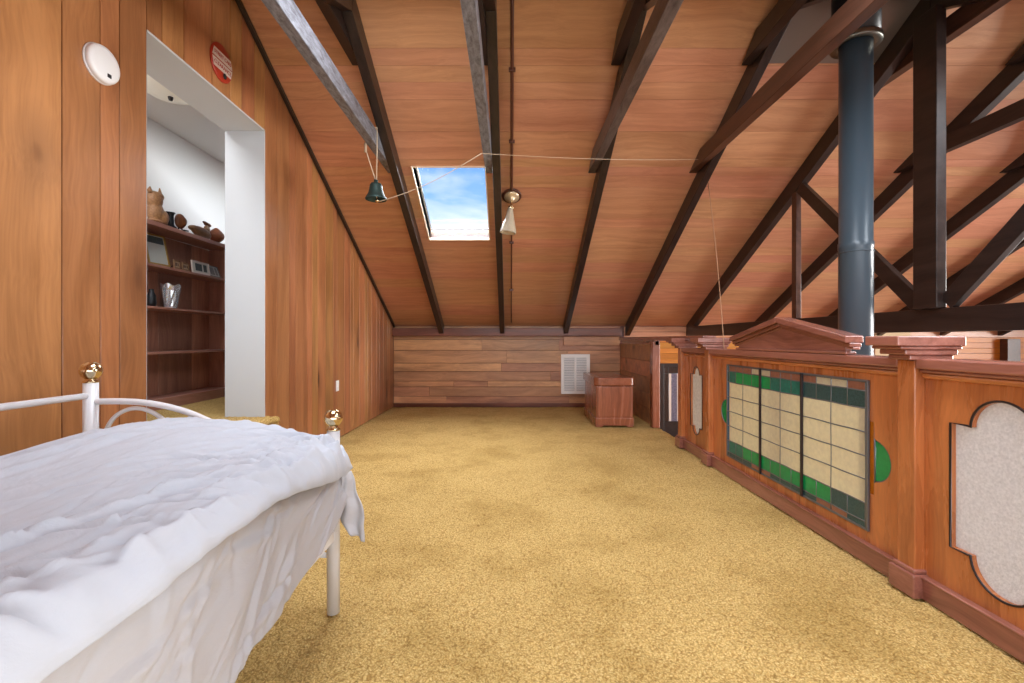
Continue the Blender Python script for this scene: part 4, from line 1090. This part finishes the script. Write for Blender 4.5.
# tail of cloth tied at the corner
n1, n2 = 30, 16
A, B = np.meshgrid(np.linspace(0, 1, n2), np.linspace(0, 1, n1))
wd = 0.03+0.085*B**1.1*(1-0.75*np.clip((B-0.7)/0.3, 0, 1))
xt = -0.628+0.045*B+(A-0.5)*wd+0.004*np.sin(B*14)
yt = 1.735+0.010*np.sin(A*9+B*3)*(0.3+B)-0.02*B+(A-0.5)*0.03
zt = 0.545-0.235*B-0.022*(A-0.4)*np.clip(B*2-1, 0, 1)*2
tl = grid_mesh('sheet_tail', np.stack([xt, yt, zt], -1), M['sheet'], parent=t)
so = tl.modifiers.new('cloth', 'SOLIDIFY'); so.thickness = 0.004; so.offset = 0

# duvet: puffy closed cover lying on the mattress
nx, ny = 150, 300
def duvet():
    u = np.linspace(-1, 1, nx); v = np.linspace(-1, 1, ny)
    # cluster samples at the edges
    u = np.sign(u)*(1-(1-np.abs(u))**1.35); v = np.sign(v)*(1-(1-np.abs(v))**1.2)
    U, V = np.meshgrid(u, v)
    xr, xl, yf, yb = -0.588, -1.69, 1.72, PYN+0.02
    XC, HX, YC, HY = (xr+xl)/2, (xr-xl)/2, (yf+yb)/2, (yf-yb)/2
    Uc = U*np.sqrt(1-0.012*np.abs(V)**24); Vc = V*np.sqrt(1-0.008*np.abs(U)**24)
    Xg = XC+HX*Uc; Yg = YC+HY*Vc
    Xg = Xg+((fbm(Yg*3.5, Yg*0+1.0, 31)-0.5)*0.05+(fbm(Yg*16, Yg*0+1.0, 33, 2)-0.5)*0.016)*np.clip(U, 0, 1)**3
    Yg = Yg+(fbm(Xg*4.0, Xg*0+2.0, 32)-0.5)*0.03*np.clip(V, 0, 1)**3
    ex = np.clip((1-np.abs(U))*HX/np.where(U > 0, 0.075, 0.30), 0, 1); ey = np.clip((1-np.abs(V))*HY/0.07, 0, 1)
    px = np.sqrt(np.clip(1-(1-ex)**2, 0, 1)); py = np.sqrt(np.clip(1-(1-ey)**2, 0, 1))
    edge = px*py
    crown = 0.080+0.045*np.exp(-((Xg+1.22)/0.34)**2-((Yg-1.5)/0.42)**2)+0.018*np.exp(-((Xg+1.15)/0.4)**2)
    crown = crown-0.035*np.exp(-((Xg+0.66)/0.16)**2-((Yg-1.70)/0.22)**2)
    # folds: long ones running up the bed, gathered ones fanning at the post corner
    a = 0.22
    s = Xg*math.cos(a)+Yg*math.sin(a); q = -Xg*math.sin(a)+Yg*math.cos(a)
    wp = fbm(Xg*2.2, Yg*2.2, 40)*1.5
    fo = 0.040*(fbm(Xg*2.6, Yg*1.6, 44, 2)-0.5)+0.020*(vnoise(s*7+wp, q*1.3, 41)-0.5)
    # long creases in the cotton, each with its own direction, depth and length
    rg = np.random.RandomState(5)
    cr = np.zeros_like(Xg)
    for k in range(90):
        x0, y0 = rg.uniform(-1.65, -0.62), rg.uniform(-0.1, 1.7)
        th = rg.normal(1.25, 0.20) if rg.rand() < 0.88 else rg.uniform(0, PI)
        ln = rg.uniform(0.18, 0.60); wdt = rg.uniform(0.006, 0.014); amp = rg.uniform(0.0025, 0.0075)*(1 if rg.rand() < 0.6 else -1)
        al = (Xg-x0)*math.cos(th)+(Yg-y0)*math.sin(th); ac = -(Xg-x0)*math.sin(th)+(Yg-y0)*math.cos(th)
        ac = ac+0.10*rg.uniform(-1, 1)*al*al/ln+0.012*np.sin(al*rg.uniform(8, 20)+k)
        cr += amp*np.exp(-(ac/wdt)**2)*np.exp(-(al/ln)**4)-0.6*amp*np.exp(-((ac-1.8*wdt)/(1.6*wdt))**2)*np.exp(-(al/ln)**4)
    fo = fo+cr
    for k in range(80):
        x0, y0 = rg.uniform(-0.80, -0.59), rg.uniform(0.2, 1.7)
        th = rg.uniform(0.1, 0.8) if rg.rand() < 0.5 else rg.normal(1.3, 0.25); ln = rg.uniform(0.05, 0.16); wdt = rg.uniform(0.005, 0.012); amp = rg.uniform(0.004, 0.011)*(1 if rg.rand() < 0.6 else -1)
        al = (Xg-x0)*math.cos(th)+(Yg-y0)*math.sin(th); ac = -(Xg-x0)*math.sin(th)+(Yg-y0)*math.cos(th)
        ac = ac+rg.uniform(-1, 1)*al*al
        fo = fo+amp*(np.exp(-(ac/wdt)**2)-0.6*np.exp(-((ac-1.8*wdt)/(1.6*wdt))**2))*np.exp(-(al/ln)**4)
    # short puckers along the seam at the front edge
    pk = np.clip((U-0.74)/0.2, 0, 1)*(0.5+vnoise(Yg*6, Yg*0, 47))
    fo = fo+0.005*pk*np.sin(Yg*58+7*fbm(Yg*5, Xg*3, 48)+Xg*14)
    r2 = vnoise(s*9, q*3, 42)
    dx, dy = Xg+0.65, Yg-1.72
    ang = np.arctan2(dy, dx); rad = np.hypot(dx, dy)
    fan = np.sin(ang*15+2.0*fbm(ang*3, rad*4, 45))*np.clip(1-rad/0.50, 0, 1)*np.clip(rad/0.06, 0, 1)
    def sst(t):
        t = np.clip(t, 0, 1); return t*t*(3-2*t)
    zb = front_edge_z(Yg)
    mixf = sst((U-0.2)/0.75)
    base = 0.618*(1-mixf)+zb*mixf
    T = 0.622+crown+fo-0.085*np.clip((-1.22-Xg)/0.42, 0, 1)**1.3
    T = np.maximum(T, base+0.045)
    top = base+edge*(T-base)+0.015*fan*edge
    top = top+0.0*U
    # drooping front edge
    droop = np.clip((U-0.93)/0.07, 0, 1)
    top = top-0.012*droop
    bot = base-0.012*droop-edge*0.020+0.004*(r2-0.5)*edge
    bot = np.minimum(bot, top-0.0)
    bot = np.where(U < 0.86, np.minimum(bot, 0.640), bot)
    bot = np.maximum(bot, np.where((Xg < -0.70) & (Yg < 1.71), 0.603, 0.56))
    return np.stack([Xg, Yg, top], -1), np.stack([Xg, Yg, bot], -1)
T_, B_ = duvet()
o1 = grid_mesh('duvet', T_, M['duvet'])
bm = bmesh.new(); bm.from_mesh(o1.data)
me2 = bpy.data.meshes.new('tmp')
r, c = B_.shape[:2]; idx = np.arange(r*c).reshape(r, c)
q = np.stack([idx[:-1, :-1], idx[1:, :-1], idx[1:, 1:], idx[:-1, 1:]], -1).reshape(-1, 4)
me2.from_pydata([tuple(p) for p in B_.reshape(-1, 3)], [], [tuple(int(i) for i in f) for f in q])
bm.from_mesh(me2); bmesh.ops.remove_doubles(bm, verts=bm.verts, dist=2e-4); bmesh.ops.recalc_face_normals(bm, faces=bm.faces)
for f in bm.faces: f.smooth = True
bm.to_mesh(o1.data); bm.free(); bpy.data.meshes.remove(me2)
tag(o1, 'crumpled white duvet spread over the daybed', 'duvet')

# ================================================================== WORLD AND LIGHT
wd = bpy.data.worlds.new('sky'); SC.world = wd; wd.use_nodes = True
nt = wd.node_tree; bg = nt.nodes['Background']
tc = N(nt, 'ShaderNodeTexCoord')
sp = N(nt, 'ShaderNodeSeparateXYZ'); L(nt, tc.outputs['Generated'], sp.inputs[0])
skyc = ramp(nt, sp.outputs[2], [(0.0, lin((228, 236, 246))), (0.16, lin((206, 224, 246))), (0.24, lin((150, 192, 240))), (0.36, lin((104, 158, 226))), (1.0, lin((70, 120, 200)))])
mp = N(nt, 'ShaderNodeMapping'); mp.inputs['Scale'].default_value = (2.0, 2.0, 5.0); L(nt, tc.outputs['Generated'], mp.inputs['Vector'])
cn = N(nt, 'ShaderNodeTexNoise', i_Scale=1.6, i_Detail=7.0, i_Roughness=0.6, i_Distortion=0.3); L(nt, mp.outputs[0], cn.inputs['Vector'])
hz = mathn(nt, 'MULTIPLY_ADD', sp.outputs[2], -2.4); hz.node.inputs[2].default_value = 0.62
cf = mathn(nt, 'ADD', cn.outputs['Fac'], hz)
cm = ramp(nt, cf, [(0.40, (0, 0, 0, 1)), (0.74, (1, 1, 1, 1))])
L(nt, mixc(nt, cm, skyc, lin((248, 250, 252))), bg.inputs['Color']); bg.inputs['Strength'].default_value = 1.1

def area(name, loc, size, rot, power, col=(1, 1, 1), spread=180):
    l = bpy.data.lights.new(name, 'AREA'); l.shape = 'RECTANGLE'; l.size, l.size_y = size; l.energy = power; l.color = col; l.spread = math.radians(spread)
    o = bpy.data.objects.new(name, l); COL.objects.link(o); o.location = loc; o.rotation_euler = rot
    return o
# daylight through the tall gable window of the stairwell
area('daylight_gable_window', (XG+0.2, (GW[0]+GW[1])/2, (GW[2]+GW[3])/2), (GW[3]-GW[2], GW[1]-GW[0]), (0, PI/2, 0), 430, (1.0, 0.98, 0.95), 116)
# soft fill added at the invented roof windows behind the camera
for i, (xa, xb, sa, sb) in enumerate(FS):
    p = slope_pt((sa+sb)/2, (xa+xb)/2, 0.16); p = (p[0], 2*YR-p[1], p[2])
    area('added_fill_roof', p, (xb-xa, sb-sa), (-math.atan(TAN)*-1, 0, 0), (40, 52, 52)[i], (0.92, 0.96, 1.0))
# cool fill added at the unseen window band behind the camera
area('added_fill_front', (1.3, YF-0.12, 0.75), (5.0, 0.8), (PI/2, 0, 0), 55, (0.86, 0.93, 1.0))
# open sky over the skylight
p = slope_pt((SK[2]+SK[3])/2-0.1, (SK[0]+SK[1])/2, 0.9)
area('daylight_skylight', p, (1.4, 1.4), (math.atan(TAN)*-1, 0, 0), 170, (0.9, 0.95, 1.0))
# lamps added to brighten the alcove, at openings made for them
area('added_fill_alcove', (-2.6, AY0-0.12, 1.65), (0.7, 1.3), (PI/2, 0, 0), 2.0, (0.95, 0.98, 1.0))
area('added_fill_alcove_roof', (-2.42, 2.2, AZ+0.1), (0.44, 1.18), (0, 0, 0), 24, (0.97, 0.98, 1.0))

# ================================================================== CAMERA
cam = bpy.data.cameras.new('camera'); cam.sensor_width = 36.0; cam.lens = F/1024*36.0
cam.shift_x = 1.5/1024; cam.shift_y = -2.0/1024; cam.clip_start = 0.02
co = bpy.data.objects.new('camera', cam); COL.objects.link(co); co.location = (0, 0, H); co.rotation_euler = (PI/2, 0, 0)
SC.camera = co
vs_ = SC.view_settings
SC.display_settings.display_device = 'sRGB'
vs_.view_transform = 'Standard'; vs_.look = 'None'; vs_.exposure = 0.5; vs_.gamma = 1.0; vs_.use_curve_mapping = False
SC.cycles.use_denoising = True
SC.cycles.max_bounces = 10; SC.cycles.diffuse_bounces = 6; SC.cycles.glossy_bounces = 4; SC.cycles.transparent_max_bounces = 12
SC.cycles.sample_clamp_indirect = 6.0; SC.cycles.caustics_reflective = False; SC.cycles.caustics_refractive = False
